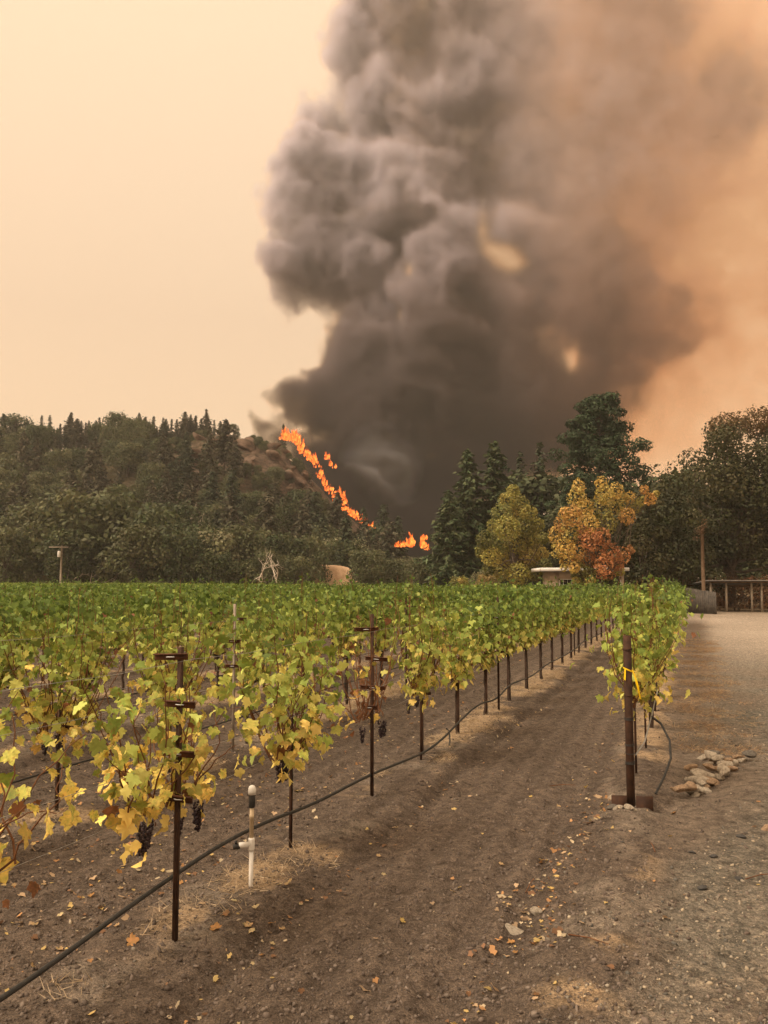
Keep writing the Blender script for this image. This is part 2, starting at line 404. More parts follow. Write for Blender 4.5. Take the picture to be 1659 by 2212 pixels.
# ------------------------------------------------------------------ smoke plume: a density grid baked from puffs and billows
def build_smoke():
    step = 1.25
    mn = np.array([-82.0, 300.0, 0.0]); nx, ny, nz = 262, 92, 250
    rng = np.random.default_rng(11)
    def vn(cell, seed):
        """value noise on the regular grid, upsampled axis by axis"""
        r = np.random.default_rng(seed)
        shp = [int(math.ceil(s * step / cell)) + 3 for s in (nx, ny, nz)]
        a = r.random(shp).astype(np.float32)
        for ax, s in enumerate((nx, ny, nz)):
            p = np.arange(s) * step / cell + 0.37; i = np.floor(p).astype(int); f = (p - i).astype(np.float32); f = f * f * (3 - 2 * f)
            sh = [1, 1, 1]; sh[ax] = s; f = f.reshape(sh)
            a = np.take(a, i, ax) * (1 - f) + np.take(a, i + 1, ax) * f
        return a
    gx = (mn[0] + np.arange(nx) * step)[:, None, None].astype(np.float32)
    gy = (mn[1] + np.arange(ny) * step)[None, :, None].astype(np.float32)
    gz = (mn[2] + np.arange(nz) * step)[None, None, :].astype(np.float32)
    # slow churning: bend the lookup coordinates
    wx = (vn(46, 1) - .5) * 16 + (vn(15, 4) - .5) * 9 + (vn(6, 14) - .5) * 4; wz = (vn(46, 2) - .5) * 16 + (vn(15, 5) - .5) * 9 + (vn(6, 15) - .5) * 4; wy = (vn(40, 3) - .5) * 16
    X = gx + wx; Y = gy + wy; Z = gz + wz
    billow = (np.abs(vn(26, 6) - .5) * 2 * 1.0 + np.abs(vn(13, 7) - .5) * 2 * 0.55 + np.abs(vn(6.5, 8) - .5) * 2 * 0.30 + np.abs(vn(3.6, 9) - .5) * 2 * 0.20)
    # puffs: px, py, radius px, depth offset, vertical stretch, strength, softness
    puffs = [
        (636, 905, 40, -20, 1, 1.2, .3), (672, 935, 52, -22, 1, 1.4, .3), (712, 985, 60, -24, 1, 1.5, .3), (765, 1050, 66, -24, 1, 1.6, .3), (815, 1105, 64, -24, 1, 1.6, .3), (865, 1150, 64, -24, 1, 1.6, .3), (930, 1165, 66, -20, 1, 1.6, .3), (1010, 1130, 90, -5, 1, 1.3, .35), (1100, 1060, 100, 5, 1, 1.0, .4),
        (765, 850, 100, 0, 1.0, 1.5, .28), (690, 850, 68, -10, .85, 1.3, .25), (655, 862, 45, -14, .9, 1.0, .3), (800, 930, 120, 0, 1.0, 1.6, .25), (875, 1040, 120, 5, 1.0, 1.7, .25),
        (900, 1130, 90, 8, .9, 1.7, .25), (760, 990, 70, 10, 1.1, 1.2, .35), (985, 1010, 110, 5, 1.2, 1.4, .3), (850, 1150, 60, 0, 1, 1.5, .3),
        (820, 760, 125, 0, 1.1, 1.5, .28), (940, 820, 160, 8, 1.0, 1.4, .3), (1080, 880, 130, 5, .9, 1.1, .45), (1130, 965, 90, 5, .9, 1.0, .4), (1205, 950, 95, 8, .9, .7, .5), (1280, 890, 110, 8, .8, .4, .6),
        (625, 588, 62, -12, 1.0, 1.0, .30), (690, 560, 88, -4, 1.1, 1.0, .3), (790, 610, 115, 0, 1.1, 1.1, .3),
        (668, 440, 78, -8, 1.1, .9, .32), (655, 345, 72, -10, 1.1, .85, .34), (740, 400, 110, 0, 1.1, .95, .3), (690, 290, 70, 0, .9, .7, .4),
        (800, 250, 100, -2, 1.0, .75, .38), (780, 90, 85, -4, 1.1, .75, .38), (850, -40, 130, 0, 1.1, .65, .4), (840, 160, 95, 0, 1.1, .7, .4),
        (900, 420, 170, 4, 1.1, .9, .35), (960, 260, 190, 6, 1.0, .65, .45), (1000, 620, 170, 8, 1.1, 1.0, .35), (930, 690, 130, -6, 1.1, 1.2, .3),
        (1000, 80, 230, 8, 1.0, .5, .5), (1150, 420, 220, 12, 1.0, .55, .5), (1150, 690, 190, 12, 1.0, .75, .5), (1270, 640, 150, 5, 1.1, .65, .55),
        (1330, 740, 190, 10, .85, .55, .6), (1180, 820, 170, 14, .8, .75, .5), (1450, 700, 230, 18, .75, .30, .8), (1620, 690, 260, 20, .65, .20, .9),
        (1300, 200, 330, 20, 1.0, .32, .8), (1500, 300, 400, 25, 1.1, .17, .9), (1700, 350, 440, 25, 1.2, .13, .9), (1330, 450, 260, 15, 1.0, .26, .8), (1200, -150, 380, 15, .9, .35, .7),
        (1600, 20, 380, 20, 1.0, .13, .9), (1900, 500, 420, 25, 1.2, .12, .9), (1330, 860, 150, 12, .6, .30, .8), (1500, 930, 260, 25, .5, .07, .9),
    ]
    s = 360 / 1789.0
    d = np.zeros((nx, ny, nz), dtype=np.float32)
    lst = []
    for (px, py, r, dy, st, amp, soft) in puffs:
        amp *= float(np.interp(px, [950, 1150, 1300, 1450], [1, .9, .75, .5])); soft = soft * float(np.interp(px, [900, 1200], [1, 1.5]))
        c = at(px, py, 360 + dy); R = r * s; lst.append((c.x, c.y, c.z, R, min(R, 26 + R * .25), st, amp, soft))
        if amp < .22: continue
        for _ in range(11):                                   # smaller puffs budding from the near and upper side of each big one
            v = norm(rng.normal(0, 1, 3) + np.array([-.25, -.55, .2])); q = rng.uniform(.62, .95); k = rng.uniform(.26, .46)
            lst.append((c.x + v[0] * R * q, c.y + v[1] * min(R, 26 + R * .25) * q, c.z + v[2] * R * st * q, R * k, R * k, rng.uniform(.8, 1.4), amp * rng.uniform(.6, 1.5), .85))
    for (cx, cy, cz, R, ry, st, amp, soft) in lst:
        sl_ = []
        for c0, rr, o0, nn_ in ((cx, R, mn[0], nx), (cy, ry, mn[1], ny), (cz, R * st, mn[2], nz)):
            a0 = int(np.clip((c0 - rr * 1.5 - 13 - o0) / step, 0, nn_)); a1 = int(np.clip((c0 + rr * 1.5 + 13 - o0) / step + 1, 0, nn_)); sl_.append(slice(a0, a1))
        sl_ = tuple(sl_)
        if any(q.stop <= q.start for q in sl_): continue
        q = np.sqrt(((X[sl_] - cx) / R) ** 2 + ((Y[sl_] - cy) / ry) ** 2 + ((Z[sl_] - cz) / (R * st)) ** 2)
        edge = 1.12 - q - (billow[sl_] - 0.62) * (0.62 if amp > .25 else .5) * min(1.25, 10 / R + .45)
        v = np.clip(edge / soft, 0, 1); v = v * v * (3 - 2 * v) * amp
        o_ = d[sl_]; d[sl_] = np.maximum(o_, v) + np.minimum(o_, v) * 0.12
    # a thin brown veil drifting off downwind, well past the picture
    pxw = X / Y * 1789 + 829.5
    veil = (0.042 + 0.095 * np.exp(-((pxw - 1310) / 200) ** 2)) * sstep(1000, 1300, pxw) * sstep(18, 105, Z + (pxw - 1400) * -.02) * (.55 + .9 * vn(46, 31) * .7 + .5 * vn(20, 32) * .6)
    d = np.maximum(d, veil.astype(np.float32)) + np.minimum(d, veil) * .3
    # clear gaps the bright air shows through
    for px, py, rx, rz, a in ((1076, 548, 52, 36, .972), (1112, 578, 44, 36, .972), (1046, 498, 26, 46, .94), (885, 590, 19, 34, .985), (862, 690, 16, 40, .97), (1226, 780, 22, 32, .95), (1180, 720, 36, 46, .6), (930, 985, 34, 10, .7), (1015, 760, 30, 40, .5), (700, 690, 36, 36, .8), (1200, 280, 60, 80, .4)):
        c = at(px, py, 360)
        q = np.sqrt((((gx + wx * .3) / gy * 360 - c.x) / (rx * s)) ** 2 + (((gz + wz * .3 - 2.3) / gy * 360 + 2.3 - c.z) / (rz * s)) ** 2) + (billow - .62) * .5
        d *= 1 - a / (1 + np.exp(np.clip((q - 0.95) * 2.8, -20, 20)))
    d *= np.clip(1.35 - 0.62 * billow, .35, 1.3)
    lo = vn(30, 21) * .6 + vn(14, 22) * .4
    d *= 0.6 + 0.85 * lo
    fine = vn(7.5, 23) * .5 + vn(3.9, 24) * .32 + vn(2.6, 25) * .18
    d *= .35 + np.clip((fine - .28) / .44, .0, 1) * 1.2
    # fade at the faces of the grid
    for ax, sz in ((0, nx), (1, ny), (2, nz)):
        i = np.arange(sz); f = np.clip(np.minimum(i, sz - 1 - i) / (6.0 if ax != 1 else 4.0), 0, 1).astype(np.float32)
        if ax == 2: f = np.clip((sz - 1 - i) / 6.0, 0, 1).astype(np.float32)
        sh = [1, 1, 1]; sh[ax] = sz; d *= f.reshape(sh)
    d[d < 0.004] = 0
    me = bpy.data.meshes.new('smoke'); me.vertices.add(nx * ny * nz)
    a = me.attributes.new('dens', 'FLOAT', 'POINT'); a.data.foreach_set('value', np.ascontiguousarray(d.transpose(2, 1, 0)).ravel())
    o = bpy.data.objects.new('smoke', me); COL.objects.link(o)

    m = bpy.data.materials.new('brown_smoke'); m.use_nodes = True
    n, l = m.node_tree.nodes, m.node_tree.links; n.clear()
    out = n.new('ShaderNodeOutputMaterial'); at_ = n.new('ShaderNodeAttribute'); at_.attribute_name = 'density'
    k = n.new('ShaderNodeMath'); k.operation = 'MULTIPLY'; k.inputs[1].default_value = 0.24; l.new(at_.outputs['Fac'], k.inputs[0])
    geo = n.new('ShaderNodeNewGeometry')
    sp = n.new('ShaderNodeSeparateXYZ'); l.new(geo.outputs['Position'], sp.inputs[0])
    # soot: smoke fresh from the fire is black, the older smoke above is ashy grey
    mr = n.new('ShaderNodeMapRange'); mr.inputs[1].default_value = 50; mr.inputs[2].default_value = 165; l.new(sp.outputs[2], mr.inputs[0])
    sc = n.new('ShaderNodeValToRGB'); l.new(mr.outputs[0], sc.inputs[0])
    sc.color_ramp.elements[0].color = (0.03, 0.026, 0.03, 1); e_ = sc.color_ramp.elements.new(.5); e_.color = (0.22, 0.195, 0.215, 1); sc.color_ramp.elements[-1].color = (0.72, 0.665, 0.76, 1)
    w0 = at(828, 1010, 338); vd = n.new('ShaderNodeVectorMath'); vd.operation = 'DISTANCE'; vd.inputs[1].default_value = tuple(w0); l.new(geo.outputs['Position'], vd.inputs[0])
    mw = n.new('ShaderNodeMapRange'); mw.inputs[1].default_value = 20; mw.inputs[2].default_value = 1; mw.inputs[3].default_value = 0; mw.inputs[4].default_value = .9; l.new(vd.outputs['Value'], mw.inputs[0])
    scm = mixc(n, l, sc.outputs[0], (.62, .66, .80), mw.outputs[0])
    ab = n.new('ShaderNodeValToRGB'); l.new(mr.outputs[0], ab.inputs[0])
    ab.color_ramp.elements[0].color = (0.35, 0.30, 0.22, 1); ab.color_ramp.elements[1].color = (0.84, 0.80, 0.88, 1)
    # thin, drifted smoke is browner: it takes the blue out of the light that passes
    mt_ = n.new('ShaderNodeMapRange'); mt_.inputs[1].default_value = .02; mt_.inputs[2].default_value = .30; l.new(at_.outputs['Fac'], mt_.inputs[0])
    abm = mixc(n, l, (.95, .67, .42), ab.outputs[0], mt_.outputs[0])
    vs_ = n.new('ShaderNodeVolumeScatter'); l.new(scm, vs_.inputs['Color']); l.new(k.outputs[0], vs_.inputs['Density']); vs_.inputs['Anisotropy'].default_value = 0.15
    va = n.new('ShaderNodeVolumeAbsorption'); l.new(abm, va.inputs['Color']); l.new(k.outputs[0], va.inputs['Density'])
    ads = n.new('ShaderNodeAddShader'); l.new(vs_.outputs[0], ads.inputs[0]); l.new(va.outputs[0], ads.inputs[1]); l.new(ads.outputs[0], out.inputs['Volume'])

    g = bpy.data.node_groups.new('smoke_grid', 'GeometryNodeTree')
    g.interface.new_socket('Geometry', in_out='INPUT', socket_type='NodeSocketGeometry')
    g.interface.new_socket('Geometry', in_out='OUTPUT', socket_type='NodeSocketGeometry')
    N, L = g.nodes, g.links
    gi, go = N.new('NodeGroupInput'), N.new('NodeGroupOutput')
    pos = N.new('GeometryNodeInputPosition')
    sub = N.new('ShaderNodeVectorMath'); sub.operation = 'SUBTRACT'; L.new(pos.outputs[0], sub.inputs[0]); sub.inputs[1].default_value = tuple(mn)
    scl = N.new('ShaderNodeVectorMath'); scl.operation = 'SCALE'; L.new(sub.outputs[0], scl.inputs[0]); scl.inputs['Scale'].default_value = 1 / step
    sep = N.new('ShaderNodeSeparateXYZ'); L.new(scl.outputs[0], sep.inputs[0])
    def rnd(sock, mxv):
        a_ = N.new('ShaderNodeMath'); a_.operation = 'ROUND'; L.new(sock, a_.inputs[0])
        c_ = N.new('ShaderNodeClamp'); L.new(a_.outputs[0], c_.inputs[0]); c_.inputs[1].default_value = 0; c_.inputs[2].default_value = mxv
        return c_.outputs[0]
    def madd(a_, b_, c_):
        q = N.new('ShaderNodeMath'); q.operation = 'MULTIPLY_ADD'; L.new(a_, q.inputs[0]); q.inputs[1].default_value = b_; L.new(c_, q.inputs[2]); return q.outputs[0]
    ix, iy, iz = rnd(sep.outputs[0], nx - 1), rnd(sep.outputs[1], ny - 1), rnd(sep.outputs[2], nz - 1)
    idx = madd(madd(iz, ny, iy), nx, ix)
    na = N.new('GeometryNodeInputNamedAttribute'); na.data_type = 'FLOAT'; na.inputs[0].default_value = 'dens'
    si = N.new('GeometryNodeSampleIndex'); si.data_type = 'FLOAT'; si.domain = 'POINT'
    L.new(gi.outputs[0], si.inputs[0]); L.new(na.outputs[0], si.inputs['Value']); L.new(idx, si.inputs['Index'])
    vc = N.new('GeometryNodeVolumeCube')
    L.new(si.outputs[0], vc.inputs['Density'])
    vc.inputs['Min'].default_value = tuple(mn); vc.inputs['Max'].default_value = tuple(mn + step * (np.array([nx, ny, nz]) - 1))
    for nm, v in zip(('Resolution X', 'Resolution Y', 'Resolution Z'), (nx, ny, nz)): vc.inputs[nm].default_value = v
    sm = N.new('GeometryNodeSetMaterial'); L.new(vc.outputs[0], sm.inputs[0]); sm.inputs['Material'].default_value = m
    L.new(sm.outputs[0], go.inputs[0])
    md = o.modifiers.new('grid', 'NODES'); md.node_group = g
    return tag(o, 'towering plume of black to grey brown wildfire smoke behind the hill', 'smoke', None, 'stuff')
build_smoke()

def build_haze():
    m = bpy.data.materials.new('smoky_air'); m.use_nodes = True
    n, l = m.node_tree.nodes, m.node_tree.links; n.clear()
    out = n.new('ShaderNodeOutputMaterial'); pv = n.new('ShaderNodeVolumePrincipled')
    pv.inputs['Color'].default_value = (0.97, 0.94, 0.90, 1); pv.inputs['Density'].default_value = 0.00028; pv.inputs['Anisotropy'].default_value = 0.2
    l.new(pv.outputs[0], out.inputs['Volume'])
    b = MB().box((0, 0, 167.0), (940, 940, 338))
    return tag(b.build('haze', m), 'thin warm smoky haze filling the valley air', 'haze', None, 'stuff')
build_haze()
# ------------------------------------------------------------------ trees
DIAMOND = np.array([[0, -.5, 0], [.34, .02, .08], [0, .55, -.03], [-.34, -.02, .06]], dtype=float)
DIAMOND_P = [np.array([[0, 1, 2, 3]])]
SPRAY = np.array([[0, -.5, 0], [.26, -.1, -.05], [.10, .30, -.06], [0, .6, -.16], [-.13, .25, -.06], [-.24, -.15, -.05]], dtype=float)
SPRAY_P = [np.array([[0, 1, 2, 3, 4, 5]])]

def cards(rng, pos, nrm, size, col, var=0.25, base=DIAMOND, polys=DIAMOND_P, tip=None, up=0.3):
    n = len(pos)
    nr = norm(nrm + rng.normal(0, .55, (n, 3)) + np.array([0, 0, up]))
    tp = rng.normal(0, 1, (n, 3)) if tip is None else tip + rng.normal(0, .25, (n, 3))
    m = frames(nr, tp) * (size * rng.uniform(.6, 1.4, n))[:, None, None]
    c = np.asarray(col) * np.ones((n, 3)); c = c * rng.uniform(1 - var, 1 + var, (n, 1)) * rng.uniform(.92, 1.08, (n, 3))
    return scatter(base, polys, pos, m, np.clip(c, 0, 1))

def join(parts):
    V, P, C, k = [], {}, [], 0
    for v, p, c in parts:
        for q in p: P.setdefault(q.shape[1], []).append(q + k)
        V.append(v); C.append(c); k += len(v)
    return np.concatenate(V), [np.concatenate(q) for q in P.values()], np.concatenate(C)

def clump(rng, c, r, n, size, col, flat=1.0, **kw):
    d = norm(rng.normal(0, 1, (n, 3))); rad = rng.uniform(.55, 1.06, n) ** .6
    p = d * rad[:, None] * np.asarray(r) + np.asarray(c)
    return cards(rng, p, d, size, col, **kw)

def limb(mb, rng, a, b, r0, r1, sides=6, wob=.06, seg=6):
    a, b = np.asarray(a, float), np.asarray(b, float); L = np.linalg.norm(b - a)
    t = np.linspace(0, 1, seg)[:, None]
    p = a + (b - a) * t + rng.normal(0, wob * L, (seg, 3)) * np.sin(t * math.pi)
    mb.tube(p, np.linspace(r0, r1, seg), sides)

def broadleaf(rng, H, R, ncl, nleaf, size, cols, cb=0.28, shape='round', trunk_r=None, droop=.0):
    """Rounded, uneven crown of leaf clumps on a forked trunk. Returns (trunk mesh, crown mesh)."""
    cl = []
    for i in range(ncl):
        u = (i + .5) / ncl
        z = cb + (1 - cb) * (u if shape == 'round' else u ** 1.1)
        if shape == 'round': w = math.sqrt(max(0.04, 1 - ((z - (cb + (1 - cb) * .42)) / ((1 - cb) * .62)) ** 2))
        elif shape == 'cone': w = 1.02 - .8 * u
        else: w = .85 * (1 - u ** 3) + .1
        a = i * 2.399 + rng.uniform(-.5, .5); rr = R * w * math.sqrt(rng.uniform(.12, .85))
        cr = R * rng.uniform(.26, .44) * (.75 + .3 * w)
        cl.append((np.array([rr * math.cos(a), rr * math.sin(a), min(z * H, H - cr * .6)]), cr))
    parts = []
    for c, r in cl:
        col = np.asarray(cols[rng.integers(len(cols))]) * rng.uniform(.75, 1.28)
        parts.append(clump(rng, c, (r, r, r * .78), int(nleaf / ncl), size, col))
    # loose shoots breaking the outline
    c, r = zip(*cl); c = np.array(c); r = np.array(r)
    k = rng.integers(0, ncl, nleaf // 8); d = norm(rng.normal(0, 1, (len(k), 3)) + np.array([0, 0, .35]))
    parts.append(cards(rng, c[k] + d * (r[k] * rng.uniform(1.0, 1.28, len(k)))[:, None], d, size * .9, cols[0]))
    V, P, C = join(parts)
    tr = trunk_r or H * .022
    mb = MB(); top = np.array([rng.normal(0, .03 * H), rng.normal(0, .03 * H), H * (cb + .25)])
    limb(mb, rng, (0, 0, -.3), top, tr * 1.25, tr * .6, 8, .02)
    for c_, r_ in cl[::2]:
        s_ = top * rng.uniform(.55, .95); limb(mb, rng, s_, c_, tr * .4, tr * .1, 5, .06)
    return mb.me('trunk'), mesh('crown', V, P, col=C)

def conifer(rng, H, R, nwh, size, cols, bare=.12, droop=.25, dens=1.0, ragged=.25, needle=SPRAY, npoly=SPRAY_P):
    """Spire of whorled branches clothed in needle sprays."""
    mb = MB(); limb(mb, rng, (0, 0, -.4), (rng.normal(0, .01 * H), rng.normal(0, .01 * H), H * .985), H * .017, H * .002, 7, .006, 8)
    P_, N_, T_, S_ = [], [], [], []
    for i in range(nwh):
        u = i / (nwh - 1); z = H * (bare + (0.985 - bare) * u)
        w = (R * (1 - u) ** .8 + .05 * R) * rng.uniform(1 - ragged, 1 + ragged * .4)
        if u < .1: w *= .6 + 4 * u
        nb = max(3, int(rng.integers(5, 8) * (1 - .4 * u)))
        a0 = rng.uniform(0, 6.28)
        for b in range(nb):
            if rng.random() < .1: continue
            a = a0 + b * 2 * math.pi / nb + rng.uniform(-.3, .3); L = w * rng.uniform(.7, 1.12)
            rise = .35 * u - droop * (1 - u)
            m_ = max(2, int(L / (size * .42) * dens))
            s = np.linspace(.12, 1, m_)
            dirv = np.array([math.cos(a), math.sin(a), 0])
            p = dirv[None] * (s * L)[:, None]; p[:, 2] = z + rise * L * s - droop * .5 * L * s ** 2
            if H > 15 or i % 2 == 0: mb.tube([[0, 0, z], p[-1] * .8 + np.array([0, 0, z]) * .2], [H * .003, H * .001], 3, False)
            for side in (-1, 0, 1):
                sv = np.array([-math.sin(a), math.cos(a), 0]) * side
                q = p + sv[None] * (size * .45 * (1.1 - s))[:, None] + rng.normal(0, size * .14, p.shape)
                P_.append(q); N_.append(np.tile([0, 0, 1.0], (m_, 1)) + dirv * .3); T_.append(np.tile(dirv + sv * .8 + np.array([0, 0, -.15 - droop * .5]), (m_, 1)))
    P_, N_, T_ = np.concatenate(P_), np.concatenate(N_), np.concatenate(T_)
    hz = P_[:, 2] / H
    col = np.array(cols)[rng.integers(len(cols), size=len(P_))]
    V, P, C = cards(rng, P_, N_, size, col, .3, needle, npoly, T_, 0.1)
    return mb.me('trunk'), mesh('crown', V, P, col=C)

def plant(name, parts, loc, rz, scale, label, cat, group=None, mats=('bark', 'leaf'), names=('trunk', 'crown')):
    t = thing(name, loc, rz, label, cat, group); t.scale = scale if hasattr(scale, '__len__') else (scale,) * 3
    for me, mt, nm in zip(parts, mats, names): obj(nm, me, M[mt], t)
    return t

G_DARK = [(.046, .062, .026), (.062, .078, .032), (.08, .092, .038)]  # hill greens brightened: a slight haze is put into the foliage colours
G_OLIVE = [(.092, .102, .046), (.118, .122, .056), (.074, .086, .038)]
G_PALE = [(.21, .20, .11), (.26, .25, .145), (.17, .17, .085)]
G_CON = [(.042, .055, .033), (.052, .065, .038), (.065, .076, .044)]
G_CONB = [(.085, .080, .052), (.10, .090, .058), (.070, .072, .045)]
G_RED = [(.054, .080, .040), (.072, .10, .048), (.10, .12, .058)]

def hill_forest():
    rng = np.random.default_rng(5)
    con = [conifer(rng, 11, 2.5 + .22 * i, 30, .58, G_CON if i % 2 else G_CONB, .16 + .05 * i, .15, 1, .5) for i in range(5)]
    rag = [conifer(rng, 12, 1.9, 24, .55, G_CONB, .25, .1, .9, .75) for i in range(3)]
    bro = [broadleaf(rng, 9, 4.2, 24, 3400, .42, cols) for cols in (G_DARK, G_OLIVE, G_OLIVE, G_DARK, G_OLIVE)]
    pal = [broadleaf(rng, 6.5, 3.6, 18, 2600, .34, G_PALE, .12) for _ in range(2)]
    nn = [0]
    def put(name, lib, x, y, s, label, cat, group, mats):
        i = int(rng.integers(len(lib))); z = float(hill_h(x, y)) if y > 122 else 0.0
        z = max(z, float(ground_h(x, y)) if y < 140 else -1)
        tone = {id(bro): ('dark green', 'olive', 'brownish olive', 'deep green', 'dull olive'), id(pal): ('silvery', 'yellowish'), id(con): ('brownish', 'dark green', 'grey brown', 'deep green', 'dusky'), id(rag): ('thin topped', 'ragged', 'lopsided')}[id(lib)][i]
        if name in ('slope_oak', 'slope_conifer', 'valley_oak', 'woodland_tree', 'rock_scrub', 'slope_shrub', 'crest_pine'):
            zone_ = '' if name in ('crest_pine', 'valley_oak', 'woodland_tree') else (', low on the slope' if y < 165 else ', halfway up the slope' if y < 200 else ', high up near the crest')
            label = ('tall ' if s > (1.2 if name in ('valley_oak', 'woodland_tree') else .95) else '') + tone + ' ' + label + zone_
        plant(name, lib[i], (x, y, z - .2), rng.uniform(0, 6.28), (s * rng.uniform(.9, 1.1), s * rng.uniform(.9, 1.1), s * rng.uniform(.88, 1.15)), label, cat, group, mats)
        nn[0] += 1
    # conifers along the crest
    for px in np.arange(-60, 612, 10.5):
        for rep in range(3):
            yy = rng.uniform(226, 246); x = (px + rng.uniform(-8, 8) - 829.5) / 1789 * yy
            if px > 470 and rep: continue
            ra_ = rng.random() < .35
            s = rng.uniform(.45, .92) * (1.15 if 250 < px < 400 else 1) * (.62 if px > 480 else 1)
            put('crest_pine', rag if ra_ else con, x, yy, s, 'sparse hazy pine on the hill crest' if ra_ else 'dense hazy conifer on the hill crest', 'tree', 'conifers along the hill crest', ('bark', 'needle'))
    # slope: mixed evergreen wood, thinner on the bare face
    pts = []
    tries = 0
    while len(pts) < 165 and tries < 9000:
        tries += 1
        y = 140 + 90 * rng.random() ** .9; x = rng.uniform(-.50, .02) * y * 1.02
        if x > -30 and y > 185 and rng.random() < .15: continue
        fx = float(np.interp(y, [140, 180, 236], [14, 2, -26]))
        if x > fx: continue
        if math.exp(-(((x + 36) / 15) ** 2 + ((y - 208) / 14) ** 2)) > .45: continue
        if y > 206 and x > -62: continue
        if any((x - a) ** 2 + (y - b) ** 2 < 3.9 ** 2 for a, b in pts): continue
        pts.append((x, y))
    for x, y in pts:
        r = rng.random()
        if x > -32 and y > 180:
            put('slope_shrub', bro, x, y, rng.uniform(.34, .62), 'shrub clinging to the slope below the flames', 'shrub', 'shrubs on the burning slope', ('bark', 'leaf'))
        elif r < .52:
            put('slope_conifer', con, x, y, rng.uniform(.55, .9) if y > 198 else rng.uniform(.8, 1.4), 'conifer among the hillside oaks', 'tree', 'conifers on the hillside', ('bark', 'needle'))
        else:
            put('slope_oak', bro, x, y, rng.uniform(.65, 1.1), 'round oak of the hillside wood', 'tree', 'oaks on the hillside', ('bark', 'leaf'))
    # small scrub round the rock face
    for i in range(115):
        x, y = rng.uniform(-58, -6), rng.uniform(186, 236)
        fx = float(np.interp(y, [140, 180, 236], [14, 2, -27]))
        if x < fx + 1: put('rock_scrub', bro, x, y, rng.uniform(.16, .34), 'bush rooted on the bare rock face', 'shrub', 'bushes on the rock face', ('bark', 'leaf'))
    # valley-floor belt at the foot of the hill
    belt = [(-20, 128, 1.35), (60, 132, 1.5), (120, 138, 1.25), (185, 122, 1.75), (250, 128, 1.7), (318, 126, 1.65), (365, 134, 1.5), (425, 124, 1.25), (500, 126, 1.15), (556, 132, 1.25), (610, 130, .95),
            (20, 120, 1.0), (150, 118, 1.05), (290, 118, 1.05), (395, 119, .95), (470, 118, .8), (665, 131, .95), (640, 121, .62), (790, 124, .82), (850, 128, .66), (905, 122, .6), (960, 126, .75), (1010, 120, .7), (745, 140, .9), (575, 121, .72), (700, 150, 1.0), (820, 150, .7), (880, 150, .55)]
    for px, y, s in belt:
        x = (px - 829.5) / 1789 * y
        put('valley_oak', bro, x, y, s * rng.uniform(.95, 1.05), 'broad oak in the belt behind the vines' if s > 1.1 else 'rounded smaller tree in the belt behind the vines', 'tree', 'trees at the foot of the hill', ('bark', 'leaf'))
    for px, y, s in ((470, 123, 1.35), (615, 148, 1.25), (740, 146, 1.35), (680, 142, .8), (1050, 95, .5)):
        x = (px - 829.5) / 1789 * y
        put('pale_shrub', pal, x, y, s, 'pale grey green willow standing out against the dark oaks', 'tree', 'pale willows behind the vines', ('bark', 'leaf'))
    for px, y, s in ((865, 150, .8), (930, 152, .75)):
        x = (px - 829.5) / 1789 * y
        put('scorched_shrub', pal, x, y, s, 'yellowish bush with flames burning close behind it', 'shrub', 'bushes beside the low flames', ('bark', 'leaf'))
    # lone pines on the burning ridge
    for px, py, y, s in ((612, 950, 236, .8), (700, 1030, 232, .55), (815, 1140, 228, .5)):
        p = at(px, py, y); put('ridge_pine', rag, p.x, y, s, 'ragged dark pine silhouetted against the smoke beside the flames', 'tree', 'pines beside the flames', ('bark', 'needle'))
    # dark wood behind the farm buildings
    for px, y, s in ((1000, 132, 1.2), (1100, 135, 1.5), (1178, 118, 2.1), (1215, 122, 1.9), (1390, 120, 1.9), (1440, 115, 1.85), (1490, 118, 1.75), (1560, 108, 1.7), (1640, 104, 1.7), (1700, 100, 1.6), (1760, 96, 1.5), (1600, 92, 1.0), (1680, 90, 1.0), (1150, 112, 1.3), (1240, 108, 1.3), (1410, 100, 1.25), (1450, 98, 1.1), (1350, 105, 1.3)):
        x = (px - 829.5) / 1789 * y
        put('woodland_tree', bro, x, y, s, 'rounded tree in the wood behind the house', 'tree', 'trees behind the house', ('bark', 'leaf'))
    for px, y, s in ((1388, 178, 1.35), (1402, 182, 1.5), (1425, 180, 1.3)):
        x = (px - 829.5) / 1789 * y
        put('far_conifer', con, x, y, s, 'faint hazy conifer rising behind the dark wood', 'tree', 'hazy conifers behind the wood', ('bark', 'needle'))
hill_forest()

